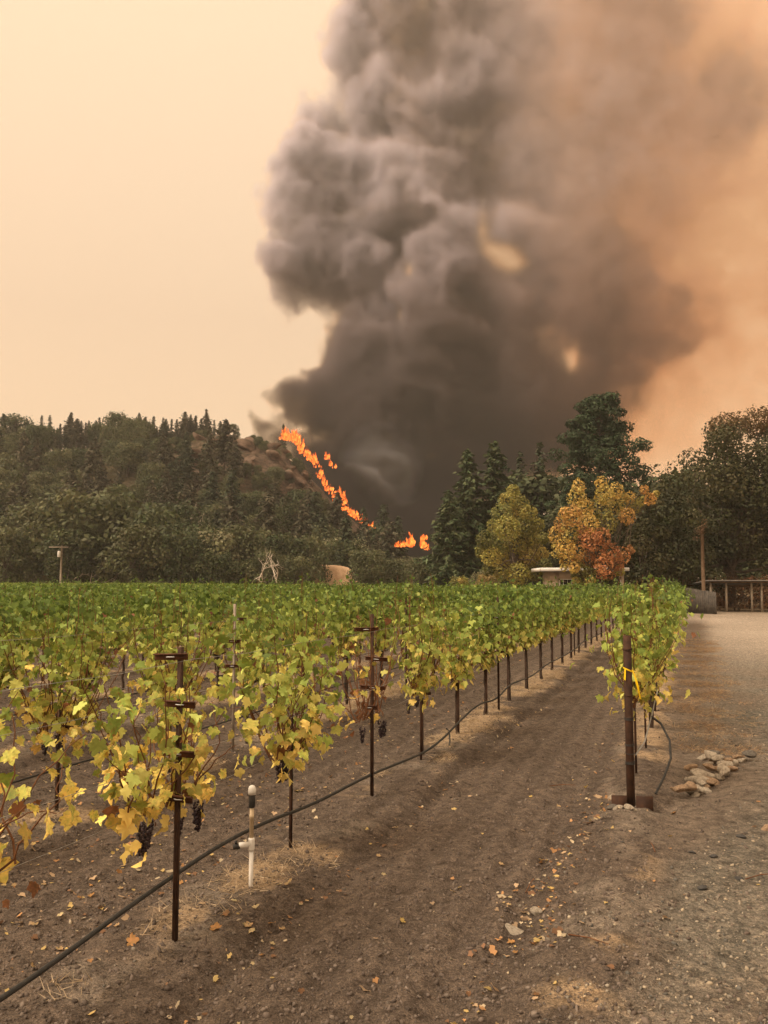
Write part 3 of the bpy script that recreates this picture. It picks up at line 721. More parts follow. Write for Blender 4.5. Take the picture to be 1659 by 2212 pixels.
def specimen_trees():
    rng = np.random.default_rng(23)
    # redwoods
    for px, py, y, R, lab in ((1010, 970, 104, 5.8, 'tall redwood with drooping branches, shorter of the pair'), (1068, 952, 106, 6.2, 'tallest redwood with a straight pointed spire')):
        H = at(px, py, y).z
        plant('redwood', conifer(rng, H, R, 62, .62, G_RED, .04, .32, 1.25, .2), (at(px, py, y).x, y, 0), 0, 1, lab + ' beside the smoke', 'tree', None, ('bark', 'needle'))
    for px, py, y, R, lab in ((968, 1060, 100, 4.4, 'young redwood leaning out from the redwood pair towards the smoke'), (1124, 975, 118, 3.6, 'slender dark conifer between the redwoods and the big pine'), (1165, 955, 116, 4.0, 'thin crowned conifer with bare twigs next to the big pine')):
        H = at(px, py, y).z
        plant('conifer', conifer(rng, H, R, 44, .6, G_RED if px < 1000 else G_CON, .08, .2, 1, .35), (at(px, py, y).x, y, 0), 0, 1, lab, 'tree', None, ('bark', 'needle'))
    # big rounded pine: heavy needle clumps on rising limbs
    y = 92; base = at(1290, 1255, y); H = at(1312, 855, y).z
    a_seed = rng.uniform(0, 6.28, 12)
    parts = []; mb = MB(); limb(mb, rng, (0, 0, -.3), (.8, 0, H * .93), .45, .08, 8, .01, 8)
    for i in range(230):
        u = rng.random() ** .9; z = H * (.16 + .82 * u)
        w = 5.1 * math.sqrt(max(.05, 1 - ((u - .40) / .66) ** 2)) * (.85 + .3 * math.sin(a_seed[i % 12] + u * 9)); a = rng.uniform(0, 6.28); rr = w * math.sqrt(rng.uniform(.15, 1.0))
        c = np.array([rr * math.cos(a) + .6 * u, rr * math.sin(a), z]); r = rng.uniform(.65, 1.15)
        col = np.array([.040, .060, .032]) * rng.uniform(.75, 1.45)
        parts.append(clump(rng, c, (r * 1.1, r * 1.1, r * .75), 150, .36, col, up=.5, base=SPRAY, polys=SPRAY_P))
        if i % 2 == 0: limb(mb, rng, (.4 * u, 0, z - rr * .5), c, .09, .025, 4, .04, 4)
    V, P, C = join(parts)
    plant('pine_tree', (mb.me('trunk'), mesh('crown', V, P, col=C)), (base.x, y, 0), 0, 1, 'big dark green pine with clumped rounded crown above the orange maple', 'tree', None, ('bark', 'needle'))
    # yellow-green tree
    YG = [(.25, .23, .06), (.32, .28, .075), (.19, .18, .05), (.38, .30, .085), (.145, .15, .046)]
    y = 70; H = at(1110, 1045, y).z
    x0 = at(1112, 1255, y).x; parts = []; mb = MB(); limb(mb, rng, (0, 0, -.2), (0, 0, 5.5), .17, .07, 8, .02)
    for px, py, r in ((1108, 1060, 13), (1098, 1082, 18), (1122, 1088, 18), (1084, 1108, 19), (1112, 1114, 22), (1142, 1108, 17), (1068, 1137, 17), (1096, 1142, 24), (1130, 1142, 24), (1160, 1134, 15), (1048, 1166, 17), (1080, 1172, 24), (1115, 1172, 26), (1150, 1167, 22),
                      (1174, 1162, 12), (1038, 1192, 11), (1062, 1202, 20), (1100, 1206, 26), (1140, 1202, 24), (1168, 1197, 17), (1085, 1236, 19), (1120, 1240, 22), (1152, 1233, 19), (1056, 1230, 14), (1178, 1220, 13)):
        dy = rng.uniform(-2.2, 2.0); p = at(px, py, y + dy); c = np.array([p.x - x0, dy, p.z]); R = r * y / 1789 * rng.uniform(1.05, 1.28)
        col = np.asarray(YG[rng.integers(len(YG))]) * rng.uniform(.75, 1.25)
        parts.append(clump(rng, c, (R, R, R * .95), int(90 + 620 * (r / 24) ** 2), .19, col, var=.35)); limb(mb, rng, (0, 0, rng.uniform(1.5, 5)), c, .06, .012, 4, .06, 5)
    V, P, C = join(parts)
    plant('yellowing_tree', (mb.me('trunk'), mesh('crown', V, P, col=C)), (x0, y, 0), 0, 1, 'broad yellow green autumn tree beside the white roofed house', 'tree')
    # maple turning orange, in three leaders
    OR = [(.44, .30, .08), (.50, .35, .10), (.36, .28, .075), (.26, .23, .065), (.50, .29, .09)]
    RD = [(.42, .19, .08), (.48, .23, .09), (.36, .18, .07)]
    y = 57.5; x0 = at(1290, 1255, y).x; parts = []; mb = MB()
    limb(mb, rng, (0, 0, -.2), (0, 0, 2.6), .17, .12, 8, .02)
    def px2(px, py, dy=0): p = at(px, py, y + dy); return np.array([p.x - x0, dy, p.z])
    spots = [(1250, 1050, 16, OR), (1246, 1075, 22, OR), (1262, 1100, 24, OR), (1235, 1115, 24, OR), (1300, 1045, 16, OR), (1306, 1070, 22, OR), (1330, 1060, 18, OR), (1296, 1100, 26, OR), (1336, 1090, 24, OR),
             (1360, 1075, 14, OR), (1372, 1095, 14, OR), (1386, 1082, 11, OR), (1392, 1058, 10, OR), (1404, 1078, 13, OR), (1418, 1066, 7, OR), (1355, 1115, 18, OR), (1220, 1110, 14, OR), (1200, 1155, 18, OR), (1212, 1135, 18, OR), (1232, 1150, 24, OR), (1205, 1190, 16, OR),
             (1222, 1185, 22, OR), (1245, 1190, 22, OR), (1270, 1130, 24, OR), (1310, 1130, 24, OR), (1275, 1165, 24, RD), (1300, 1160, 20, RD), (1262, 1150, 18, RD), (1290, 1190, 26, RD), (1320, 1195, 22, RD), (1345, 1200, 18, RD), (1362, 1188, 10, RD),
             (1275, 1210, 20, RD), (1305, 1218, 22, RD), (1250, 1215, 18, OR), (1225, 1212, 16, OR), (1335, 1220, 14, RD), (1240, 1232, 9, YG), (1218, 1226, 8, YG), (1270, 1236, 12, YG), (1258, 1248, 12, YG), (1284, 1244, 14, OR), (1240, 1226, 12, OR), (1262, 1232, 14, OR), (1318, 1236, 14, RD), (1338, 1232, 13, YG), (1275, 1255, 12, YG), (1305, 1252, 12, YG), (1300, 1240, 12, RD)]
    for px, py, r, pal_ in spots:
        dy = rng.uniform(-1.6, 1.2); c = px2(px, py, dy); R = r * y / 1789 * .98
        n = int(55 + 240 * (r / 24) ** 2)
        col = np.asarray(pal_[rng.integers(len(pal_))]) * rng.uniform(.85, 1.2)
        parts.append(clump(rng, c, (R, R, R * 1.1), n, .17, col, var=.35))
        limb(mb, rng, (0, 0, rng.uniform(1.6, 2.6)), c, .05, .012, 4, .07, 5)
    V, P, C = join(parts)
    plant('maple_tree', (mb.me('trunk'), mesh('crown', V, P, col=C)), (x0, y, 0), 0, 1, 'orange and red maple with uneven leaders shading the house', 'tree')
    # great oak on the right: many dark clumps to a chosen outline
    OK_ = [(.038, .043, .019), (.050, .054, .022), (.064, .064, .027), (.076, .070, .030)]
    y = 74; x0 = at(1580, 1255, y).x; parts = []; mb = MB(); limb(mb, rng, (0, 0, -.3), (0, 0, 6), .55, .4, 9, .03)
    out = np.array([(1395, 1120), (1400, 1035), (1445, 985), (1500, 965), (1520, 930), (1575, 885), (1640, 865), (1720, 900), (1760, 1000), (1750, 1150)])
    sp = []
    while len(sp) < 150:
        px, py = rng.uniform(1395, 1770), rng.uniform(860, 1235)
        top = np.interp(px, out[:, 0], out[:, 1])
        if px < 1480 and rng.random() < .25: continue
        if py > top + 22 and not (py > 1205 and px > 1500): sp.append((px, py, min(rng.uniform(30, 52), (py - top) * .9 + 12)))
    for px, py, r in sp:
        dy = rng.uniform(-4, 5); p = at(px, py, y + dy); c = np.array([p.x - x0, dy, p.z]); R = r * y / 1789
        col = np.asarray(OK_[rng.integers(4)]) * rng.uniform(.8, 1.25)
        if py < 930 and px > 1560: col = np.array([.12, .075, .03]) * rng.uniform(.8, 1.2)
        parts.append(clump(rng, c, (R, R, R * .8), 300, .27, col))
        if rng.random() < .4: limb(mb, rng, (0, 0, rng.uniform(3, 6)), c, .16, .03, 5, .06, 6)
    V, P, C = join(parts)
    plant('oak_tree', (mb.me('trunk'), mesh('crown', V, P, col=C)), (x0, y, 0), 0, 1, 'huge dark oak with browning top towering over the open shed', 'tree')
    # smaller dark evergreen between maple and oak, shading the end of the house
    for px, py, y, R, lab in ((1392, 1065, 66, 2.7, 'dark evergreen oak between the maple and the huge oak'), (1460, 1075, 67, 2.9, 'low dark oak spreading behind the brown utility pole'), (1335, 1120, 69, 2.6, 'shadowy tree crown close behind the house roof'), (1185, 1130, 78, 2.4, 'dim green tree filling the gap behind the house corner')):
        H = at(px, py, y).z
        plant('evergreen_oak', broadleaf(rng, H, R, 30, 8000, .23, OK_, .08), (at(px, py, y).x, y, 0), 0, 1, lab, 'tree')
    for i, (px, R, H, lab) in enumerate(((1252, .8, 2.95, 'leafy green shrub growing against the house front under the maple'), (1318, 1.0, 2.9, 'dark shrub hiding the far end of the house front'), (1288, .7, 2.6, 'small shrub between the two larger shrubs before the house'))):
        plant('house_shrub', broadleaf(rng, H, R, 16, 2600, .15, YG if i == 0 else OK_, .06), (at(px, 1255, 58.5).x, 58.5 + .4 * i, 0), 0, 1, lab, 'shrub')
    # dry yellow bush and brush
    pal = [(.30, .22, .08), (.36, .27, .10), (.22, .18, .06)]
    for px, y, R, H, lab in ((1050, 82, 1.4, 2.9, 'yellow dry bush at the edge of the vines below the redwoods'), (990, 92, 1.2, 2.7, 'orange flecked bush at the vineyard edge near the redwoods')):
        plant('dry_bush', broadleaf(rng, H, R, 18, 2600, .17, pal if px > 1000 else YG, .08), (at(px, 1255, y).x, y, 0), 0, 1, lab, 'shrub')
    BR = [(.15, .075, .035), (.20, .11, .05), (.10, .06, .03)]
    for i, (px, y) in enumerate(((1480, 68), (1530, 72), (1590, 73), (1640, 70), (1700, 74))):
        plant('brush', broadleaf(rng, 2.6, 2.1, 14, 1900, .17, BR, .05), (at(px, 1255, y).x, y, 0), i, 1, 'red brown dry brush growing behind the open shed', 'shrub', 'dry brush behind the shed')
specimen_trees()

def dead_tree(name, loc, H, seed, label, spread=.9, rz=0, slim=1.0):
    rng = np.random.default_rng(seed); mb = MB()
    t = thing(name, loc, rz, label, 'tree')
    br = MB()
    def grow(p, d, L, r, depth, m_):
        q = p.copy(); pts = [q]; dd = d.copy()
        for i in range(4):
            dd = norm(dd + rng.normal(0, .16, 3)); q = q + dd * L / 4; pts.append(q)
        m_.tube(pts, np.linspace(r, r * .6, 5), 5, False)
        if depth == 0: return
        for k in range(rng.integers(2, 4)):
            nd = norm(dd + rng.normal(0, .55, 3) * spread + np.array([0, 0, .12])); grow(pts[rng.integers(2, 5)], nd, L * rng.uniform(.55, .8), r * .58, depth - 1, br)
    for k, s in enumerate((-1, 1)):
        grow(np.array([s * .5 * slim, 0, -.2]), norm(np.array([s * .5 * slim, .05, 1.0])), H * .48, H * .021, 4, mb)
    mb.build('trunk', M['bark_pale'], t); br.build('branch', M['bark_pale'], t)
    return t
p = at(600, 1255, 112); dead_tree('dead_tree', (p.x, 108, 0), 6.6, 4, 'bare pale grey dead tree with curling limbs at the vineyard edge', 1.3)
p = at(400, 1090, 152); dead_tree('dead_snag', (p.x, 152, float(hill_h(p.x, 152)) + 1), 10.5, 9, 'bleached dead snag among the dark trees on the hillside', .7, 0, .2)
p = at(145, 1255, 116); dead_tree('dead_sapling', (p.x + 1.4, 117, 0), 6.5, 14, 'thin bare dead tree right behind the white box utility pole'.replace('right behind', 'just behind'), .9)
# ------------------------------------------------------------------ dry bank, buildings, poles
M['straw_bank'] = mottled('dry_grass_bank', (0.40, 0.26, 0.15), (0.58, 0.40, 0.26), 1.2, 1.0, 0.6)
M['wall'] = mottled('beige_wall', (0.36, 0.29, 0.22), (0.46, 0.38, 0.29), 1.5, 0.9, 0.2)
M['white'] = mottled('white_paint', (0.55, 0.53, 0.49), (0.68, 0.66, 0.62), 6, 0.6, 0.1)
M['roofing'] = mottled('grey_roofing', (0.16, 0.15, 0.14), (0.26, 0.24, 0.22), 3, 0.9, 0.3)
M['pole_wood'] = mottled('weathered_pole', (0.10, 0.065, 0.04), (0.19, 0.13, 0.085), 5, 0.95, 0.5)
M['pole_grey'] = mottled('pale_weathered_pole', (0.22, 0.18, 0.14), (0.34, 0.29, 0.23), 5, 0.95, 0.4)
M['board'] = mottled('grey_boards', (0.055, 0.05, 0.045), (0.12, 0.105, 0.09), 3, 0.95, 0.5)
def glass():
    m, n, l, b, o = nodes('window_glass'); b.inputs['Base Color'].default_value = (0.012, 0.013, 0.014, 1)
    b.inputs['Roughness'].default_value = 0.08; b.inputs['Specular IOR Level'].default_value = 0.5; return m
M['glass'] = glass()

def grass_bank():
    p = at(712, 1255, 135); mb = MB(); rng = np.random.default_rng(3)
    X, Y = np.meshgrid(np.linspace(-7, 7, 40), np.linspace(-5, 5, 24), indexing='ij')
    Z = 4.9 * np.clip(1 - (np.abs(X) / 7) ** 3.2, 0, 1) * (.86 + .28 * fbm(X, Y, 4, 3, 5)) * sstep(-5, -1.0, Y) * (1 - .4 * sstep(2, 5, Y)) + (fbm(X, Y, .8, 3) - .5) * .3 - .2
    nx, ny = X.shape; i = np.arange(nx - 1)[:, None]; j = np.arange(ny - 1)[None]
    F = np.stack([i * ny + j, (i + 1) * ny + j, (i + 1) * ny + j + 1, i * ny + j + 1], -1).reshape(-1, 4)
    tag(obj('grass_bank', mesh('grass_bank', np.stack([X, Y, Z], -1).reshape(-1, 3), F, smooth=True), M['straw_bank'], None, (p.x, 135, 0)), 'bank of pale dry grass showing between the trees', None, None, 'structure')
grass_bank()

def house():
    # front face turned slightly; origin at the front left corner
    y = 62.0; a = at(1190, 1255, y); b = at(1345, 1255, y)
    rz = math.radians(-4); W = b.x - a.x; D = 5.0; Hh = 3.05
    t = thing('house', (a.x, y, 0), rz, 'low beige house with a white edged flat roof under the maple', 'house')
    wall = MB()
    wins = [(0.62, 1.85, 0.95, 2.45), (3.65, 4.15, 0.95, 2.4), (4.55, 5.15, 0.85, 2.4)]
    xs = [0.0]
    for x0, x1, z0, z1 in wins:                       # wall built round its openings
        wall.box(((xs[-1] + x0) / 2, .1, Hh / 2), (x0 - xs[-1], .2, Hh))
        wall.box(((x0 + x1) / 2, .1, z0 / 2), (x1 - x0, .2, z0)); wall.box(((x0 + x1) / 2, .1, (z1 + Hh) / 2), (x1 - x0, .2, Hh - z1)); xs.append(x1)
    wall.box(((xs[-1] + W) / 2, .1, Hh / 2), (W - xs[-1], .2, Hh))
    wall.box((.1, D / 2 + .101, Hh / 2), (.2, D - .202, Hh)); wall.box((W - .1, D / 2 + .101, Hh / 2), (.2, D - .202, Hh)); wall.box((W / 2, D - .1, Hh / 2), (W - .41, .2, Hh))
    wall.build('wall', M['wall'], t)
    rf = MB().box((W / 2 - .25, D / 2, Hh + .12), (W + 1.1, D + 1.0, .2)).build('roof', M['roofing'], t)
    MB().box((W / 2 - .25, -.53, Hh + .10), (W + 1.1, .05, .26)).box((-.83, D / 2, Hh + .10), (.05, D + 1.0, .26)).build('fascia', M['white'], rf)
    for x0, x1, z0, z1 in wins:
        w = MB().box(((x0 + x1) / 2, .06, z0 + .03), (x1 - x0 - .004, .12, .06)).box(((x0 + x1) / 2, .06, z1 - .03), (x1 - x0 - .004, .12, .06)).box((x0 + .035, .06, (z0 + z1) / 2), (.06, .12, z1 - z0 - .13)).box((x1 - .035, .06, (z0 + z1) / 2), (.06, .12, z1 - z0 - .13)).build('window', M['white'], t)
        MB().box(((x0 + x1) / 2, .09, (z0 + z1) / 2), (x1 - x0 - .14, .015, z1 - z0 - .13)).build('pane', M['glass'], w)
        nv = 3 if x1 - x0 > 1 else 1
        for i in range(1, nv + 1):
            xm = x0 + (x1 - x0) * i / (nv + 1); MB().box((xm, .07, (z0 + z1) / 2), (.03, .02, z1 - z0 - .13)).build('glazing_bar', M['white'], w)
        for i in (1, 2):
            zm = z0 + (z1 - z0) * i / 3; MB().box(((x0 + x1) / 2, .055, zm), (x1 - x0 - .14, .008, .03)).build('glazing_bar', M['white'], w)
        MB().box(((x0 + x1) / 2, -.04, z0 - .03), (x1 - x0 + .16, .10, .06)).build('sill', M['white'], w)
    # door in the left side and small meter box under the eave
    d = MB().box((-.03, 1.5, 1.02), (.05, .9, 2.04)).build('door', M['board'], t)
    MB().box((-.075, 1.16, 1.0), (.04, .05, .12)).build('handle', M['wire'], d)
house()

def shed():
    y = 61.5; x0 = at(1531, 1255, y).x; W = 9.5; D = 4.5; z = 2.15
    t = thing('open_shed', (x0, y, 0), math.radians(-6), 'low open sided shed on wooden posts beside the gravel track', 'shed')
    for x in (.15, 1.25, 3.05, 3.75, 6.2, 9.2):
        MB().box((x, .1, z / 2), (.13, .13, z)).build('post', M['pole_grey'], t)
    for x in (.2, 3.1, 6.2, 9.2): MB().box((x, D - .1, (z - .3) / 2), (.12, .12, z - .3)).build('post', M['pole_wood'], t)
    MB().box((W / 2, .1, z + .06), (W, .10, .12)).build('beam', M['pole_wood'], t)
    MB().box((W / 2, D - .1, z - .24), (W, .10, .12)).build('beam', M['pole_wood'], t)
    MB().tube([(3.05, .1, z - .5), (3.6, .1, z)], .04, 5).build('brace', M['pole_wood'], t)
    r = MB()
    V = [[-.3, -.5, z + .16], [W + .3, -.5, z + .16], [W + .3, D + .4, z - .16], [-.3, D + .4, z - .16]]; V += [[a, b, c + .05] for a, b, c in V]
    r.add(V, [(0, 1, 2, 3)[::-1], (4, 5, 6, 7), (0, 1, 5, 4), (1, 2, 6, 5), (2, 3, 7, 6), (3, 0, 4, 7)]).build('roof', M['roofing'], t)
    MB().box((2.2, 2.6, .32), (1.8, .5, .06)).box((1.5, 2.6, .15), (.08, .4, .3)).box((2.9, 2.6, .15), (.08, .4, .3)).build('trestle', M['pole_wood'], t)
shed()

def board_fence():
    y = 57.5; a = at(1458, 1255, y + 3.0); b = at(1546, 1255, y)
    L = math.hypot(b.x - a.x, 3.0); t = thing('board_fence', (a.x, y + 3.0, 0), math.atan2(-3.0, b.x - a.x), 'dark weathered vertical board fence in front of the open shed', 'fence')
    n = 22; rng = np.random.default_rng(2)
    for i in range(n):
        h = 1.95 - .45 * i / n + rng.uniform(-.03, .03)
        MB().box(((i + .5) * L / n, rng.uniform(-.012, .012), h / 2), (L / n - .018, .03, h)).build('board', M['board'], t)
    MB().box((L / 2, .06, .4), (L, .05, .09)).build('rail', M['pole_wood'], t); MB().box((L / 2, .06, 1.2), (L, .05, .09)).build('rail', M['pole_wood'], t)
board_fence()

def utility_poles():
    y = 108; p = at(131, 1255, y); top = at(131, 1178, y).z
    t = thing('utility_pole', (p.x, y, 0), 0, 'pale wooden utility pole with white transformer and crossarm', 'utility pole')
    MB().tube([(0, 0, -.2), (0, 0, top)], [.15, .11], 9).build('post', M['pole_grey'], t)
    MB().box((-.35, -.15, top - .25), (2.5, .1, .12)).build('crossarm', M['pole_grey'], t)
    tr = MB().lathe([(.17, 0), (.19, .05), (.19, .72), (.15, .8)], (-.22, -.28, top - 1.55), 12).build('transformer', M['white'], t)
    MB().lathe([(.03, 0), (.05, .06), (.03, .14)], (-.22, -.28, top - .75), 6).build('bushing', M['stone_dark'], tr)
    for x in (-1.45, -.75, .55): MB().lathe([(.035, 0), (.06, .06), (.03, .15)], (x, -.15, top - .19), 7).build('insulator', M['stone_dark'], t)
    y = 59.5; p = at(1519, 1255, y); top = at(1519, 1140, y).z
    t = thing('telephone_pole', (p.x, y, 0), 0, 'brown wooden pole with dry creeper at its top beside the board fence', 'utility pole')
    MB().tube([(0, 0, -.2), (.02, 0, top)], [.14, .11], 9).build('post', M['pole_wood'], t)
    rng = np.random.default_rng(8)
    V, P, C = join([clump(rng, (-.15, 0, top - .2), (.45, .4, .35), 60, .14, (.12, .075, .04)), clump(rng, (.2, 0, top + .2), (.22, .2, .6), 40, .13, (.14, .085, .045)), clump(rng, (-.4, 0, top - .75), (.3, .3, .2), 36, .13, (.10, .065, .035))])
    obj('dry_creeper', mesh('dry_creeper', V, P, col=C), M['leaf'], t)
utility_poles()

# ------------------------------------------------------------------ flames along the ridge
def flame_mat():
    m = bpy.data.materials.new('flame'); m.use_nodes = True
    n, l = m.node_tree.nodes, m.node_tree.links; n.clear(); o = n.new('ShaderNodeOutputMaterial')
    tcn = n.new('ShaderNodeTexCoord').outputs['Object']
    mp = n.new('ShaderNodeMapping'); mp.inputs['Scale'].default_value = (1, 1, .55); l.new(tcn, mp.inputs[0])
    f = noise(n, l, mp.outputs[0], 1.6, 6, .7)
    at_ = n.new('ShaderNodeAttribute'); at_.attribute_name = 'heat'
    s_ = n.new('ShaderNodeMath'); s_.operation = 'MULTIPLY_ADD'; l.new(at_.outputs['Fac'], s_.inputs[0]); s_.inputs[1].default_value = .55; l.new(f, s_.inputs[2])
    c = ramp(n, l, s_.outputs[0], [(.40, (.22, .025, .004)), (.52, (.55, .09, .014)), (.64, (.9, .24, .04)), (.78, (1, .48, .11)), (.94, (1, .75, .35))])
    em = n.new('ShaderNodeEmission'); l.new(c, em.inputs[0]); em.inputs[1].default_value = 3.6
    tr = n.new('ShaderNodeBsdfTransparent'); mx = n.new('ShaderNodeMixShader')
    f2 = noise(n, l, mp.outputs[0], 1.9, 6, .75)
    sub = n.new('ShaderNodeMath'); sub.operation = 'ADD'; l.new(f2, sub.inputs[0]); 
    h2 = n.new('ShaderNodeMath'); h2.operation = 'MULTIPLY'; h2.inputs[1].default_value = .35; l.new(at_.outputs['Fac'], h2.inputs[0]); l.new(h2.outputs[0], sub.inputs[1])
    l.new(ramp(n, l, sub.outputs[0], [(.40, (0, 0, 0)), (.66, (1, 1, 1))]), mx.inputs[0])
    l.new(tr.outputs[0], mx.inputs[1]); l.new(em.outputs[0], mx.inputs[2]); l.new(mx.outputs[0], o.inputs[0])
    return m
M['flame'] = flame_mat()

def flames():
    rng = np.random.default_rng(17)
    def one(px, py, y, w, h, label, group, on_hill=True, lean=.0):
        p = at(px, py, y)
        t = thing('flame', (p.x, y, p.z), 0, label, 'flame', group)
        sc_ = y / 1789
        W, Hh = w * sc_ * 1.3, h * sc_ * 1.2
        k = max(6, int(w / 1.5))
        for i in range(k):
            x = (rng.random() - .5) * W; hh = Hh * rng.uniform(.3, 1.1) * (1 - .5 * abs(x / W)); r = min(hh * rng.uniform(.10, .28), .9)
            s = np.linspace(0, 1, 11)
            ph = rng.uniform(0, 6.28)
            P_ = np.stack([x + np.sin(s * 5 + ph) * r * .5 * s + lean * hh * s, (rng.random() - .5) * 1.2 + np.cos(s * 4 + ph) * r * .4 * s, -.25 * hh + s * hh * 1.25], -1)
            rad = r * np.clip(np.sin(np.clip(s * .92 + .08, 0, 1) * math.pi) ** .8, .02, 1) * (1.15 - .75 * s) * (1 + .25 * np.sin(s * 17 + ph))
            mb = MB().tube(P_, rad, 8, False)
            V = np.concatenate(mb.V); me = mesh('tongue', V, [np.array(v) for v in mb.P.values()], extra={'heat': np.repeat(np.clip(1 - s, 0, 1), 8)}, smooth=True)
            obj('tongue', me, M['flame'], t)
    line = [(606, 946), (622, 946), (640, 950), (650, 972), (664, 988), (684, 1002), (690, 1024), (702, 1044), (714, 1064), (724, 1080), (736, 1092), (750, 1104), (762, 1116), (778, 1124), (792, 1136), (804, 1148)]
    lx = np.array([a_ for a_, b_ in line]); ly = np.array([b_ for a_, b_ in line])
    for px in np.arange(610, 808, 3.8):
        py = float(np.interp(px, lx, ly)) + rng.uniform(-5, 3); u = (px - 612) / 192
        if px < 648: h = rng.uniform(12, 30)
        elif 722 < px < 742: h = rng.uniform(18, 38)
        else: h = rng.uniform(6, 17)
        lab, grp = (('orange flame licking up through pines on the top of the burning ridge', 'flames on the upper ridge') if px < 660 else ('ragged low flame creeping along the upper burning slope', 'flames along the slope') if px < 720 else ('tall red orange flame midway down the burning ridge', 'tall flames on the middle ridge') if px < 745 else ('low red flame near the foot of the burning ridge', 'low flames at the ridge foot'))
        one(px, py, 228 - 44 * u, rng.uniform(8, 14), h, lab, grp, lean=rng.uniform(-.1, .25))
    for px, py, w, h in ((707, 990, 8, 22), (716, 1004, 10, 16), (722, 1010, 8, 10)): one(px, py, 242, w, h, 'small detached flame burning behind the ridge against black smoke', 'flames behind the ridge')
    for px, py, w, h in ((858, 1184, 12, 8), (866, 1183, 14, 12), (876, 1182, 14, 10), (886, 1180, 12, 22), (892, 1176, 10, 14), (918, 1168, 14, 14), (912, 1182, 9, 20), (917, 1188, 9, 16), (923, 1190, 10, 10)): one(px, py - 4, 138, w, h, 'flame burning in the bushes on the valley floor', 'flames on the valley floor', False)
flames()
# ------------------------------------------------------------------ vineyard
_half = [(0, 0), (.10, -.20), (.34, -.24), (.55, -.06), (.50, .10), (.66, .18), (.80, .42), (.58, .50), (.52, .70), (.30, .66), (.17, .92)]
_o = _half + [(0, 1.08)] + [(-x, y) for x, y in _half[:0:-1]]
def leaf_shape(seed):
    r = np.random.default_rng(seed); o = np.array(_o) * (1 + r.normal(0, .045, (len(_o), 2)))
    o = np.vstack([[0, .28], o]); rad = np.hypot(o[:, 0], o[:, 1] - .28)
    z = -.16 * rad ** 2 * 1.2 + r.uniform(.02, .32) * np.abs(o[:, 0]) + r.normal(0, .07, len(o)) * (rad > .2) - r.uniform(.1, .5) * np.clip(o[:, 1] - .4, 0, 1) ** 2 * 2
    z[1] += .02
    V = np.c_[o, z]; n = len(_o)
    F = np.array([[0, 1 + i, 1 + (i + 1) % n] for i in range(n)])
    e = (rad > .3).astype(float)
    return V, F, e
LEAFS = [leaf_shape(i) for i in range(10)]
LEAF_ME = [mesh('leaf', V, F, extra={'edge': e}, smooth=False) for V, F, e in LEAFS]
SL = np.array([[0, .0, 0], [.36, -.22, .08], [.56, .02, .13], [.78, .38, .05], [.46, .46, .05], [.28, .70, -.02], [0, 1.0, -.16], [-.28, .70, -.02], [-.46, .46, .05], [-.78, .38, .05], [-.56, .02, .13], [-.36, -.22, .08]], dtype=float)
SL_P = [np.array([[0, 1, 2, 3, 4, 5, 6], [0, 6, 7, 8, 9, 10, 11]])]
C_DEEP, C_GRN, C_YG, C_YEL, C_TAN, C_BRN = [np.array(c) for c in ((.105, .165, .036), (.255, .335, .070), (.46, .51, .13), (.86, .65, .20), (.68, .40, .15), (.22, .10, .055))]

def leaf_cols(rng, h, yellow, n):
    """h: height fraction in the canopy; lower leaves turn first."""
    p = np.clip(yellow * 1.5 - h * .95 + rng.normal(0, .22, n), -.6, 1.4)
    st = np.array([-.6, -.15, .22, .62, 1.0, 1.4]); pal = np.array([C_DEEP, C_GRN, C_YG, C_YEL, C_YEL * 1.05, C_TAN])
    c = np.stack([np.interp(p, st, pal[:, i]) for i in range(3)], -1)
    return c * rng.uniform(.62, 1.42, (n, 1))  # wide tone spread imitates leaf highlights and dark gaps in the canopy

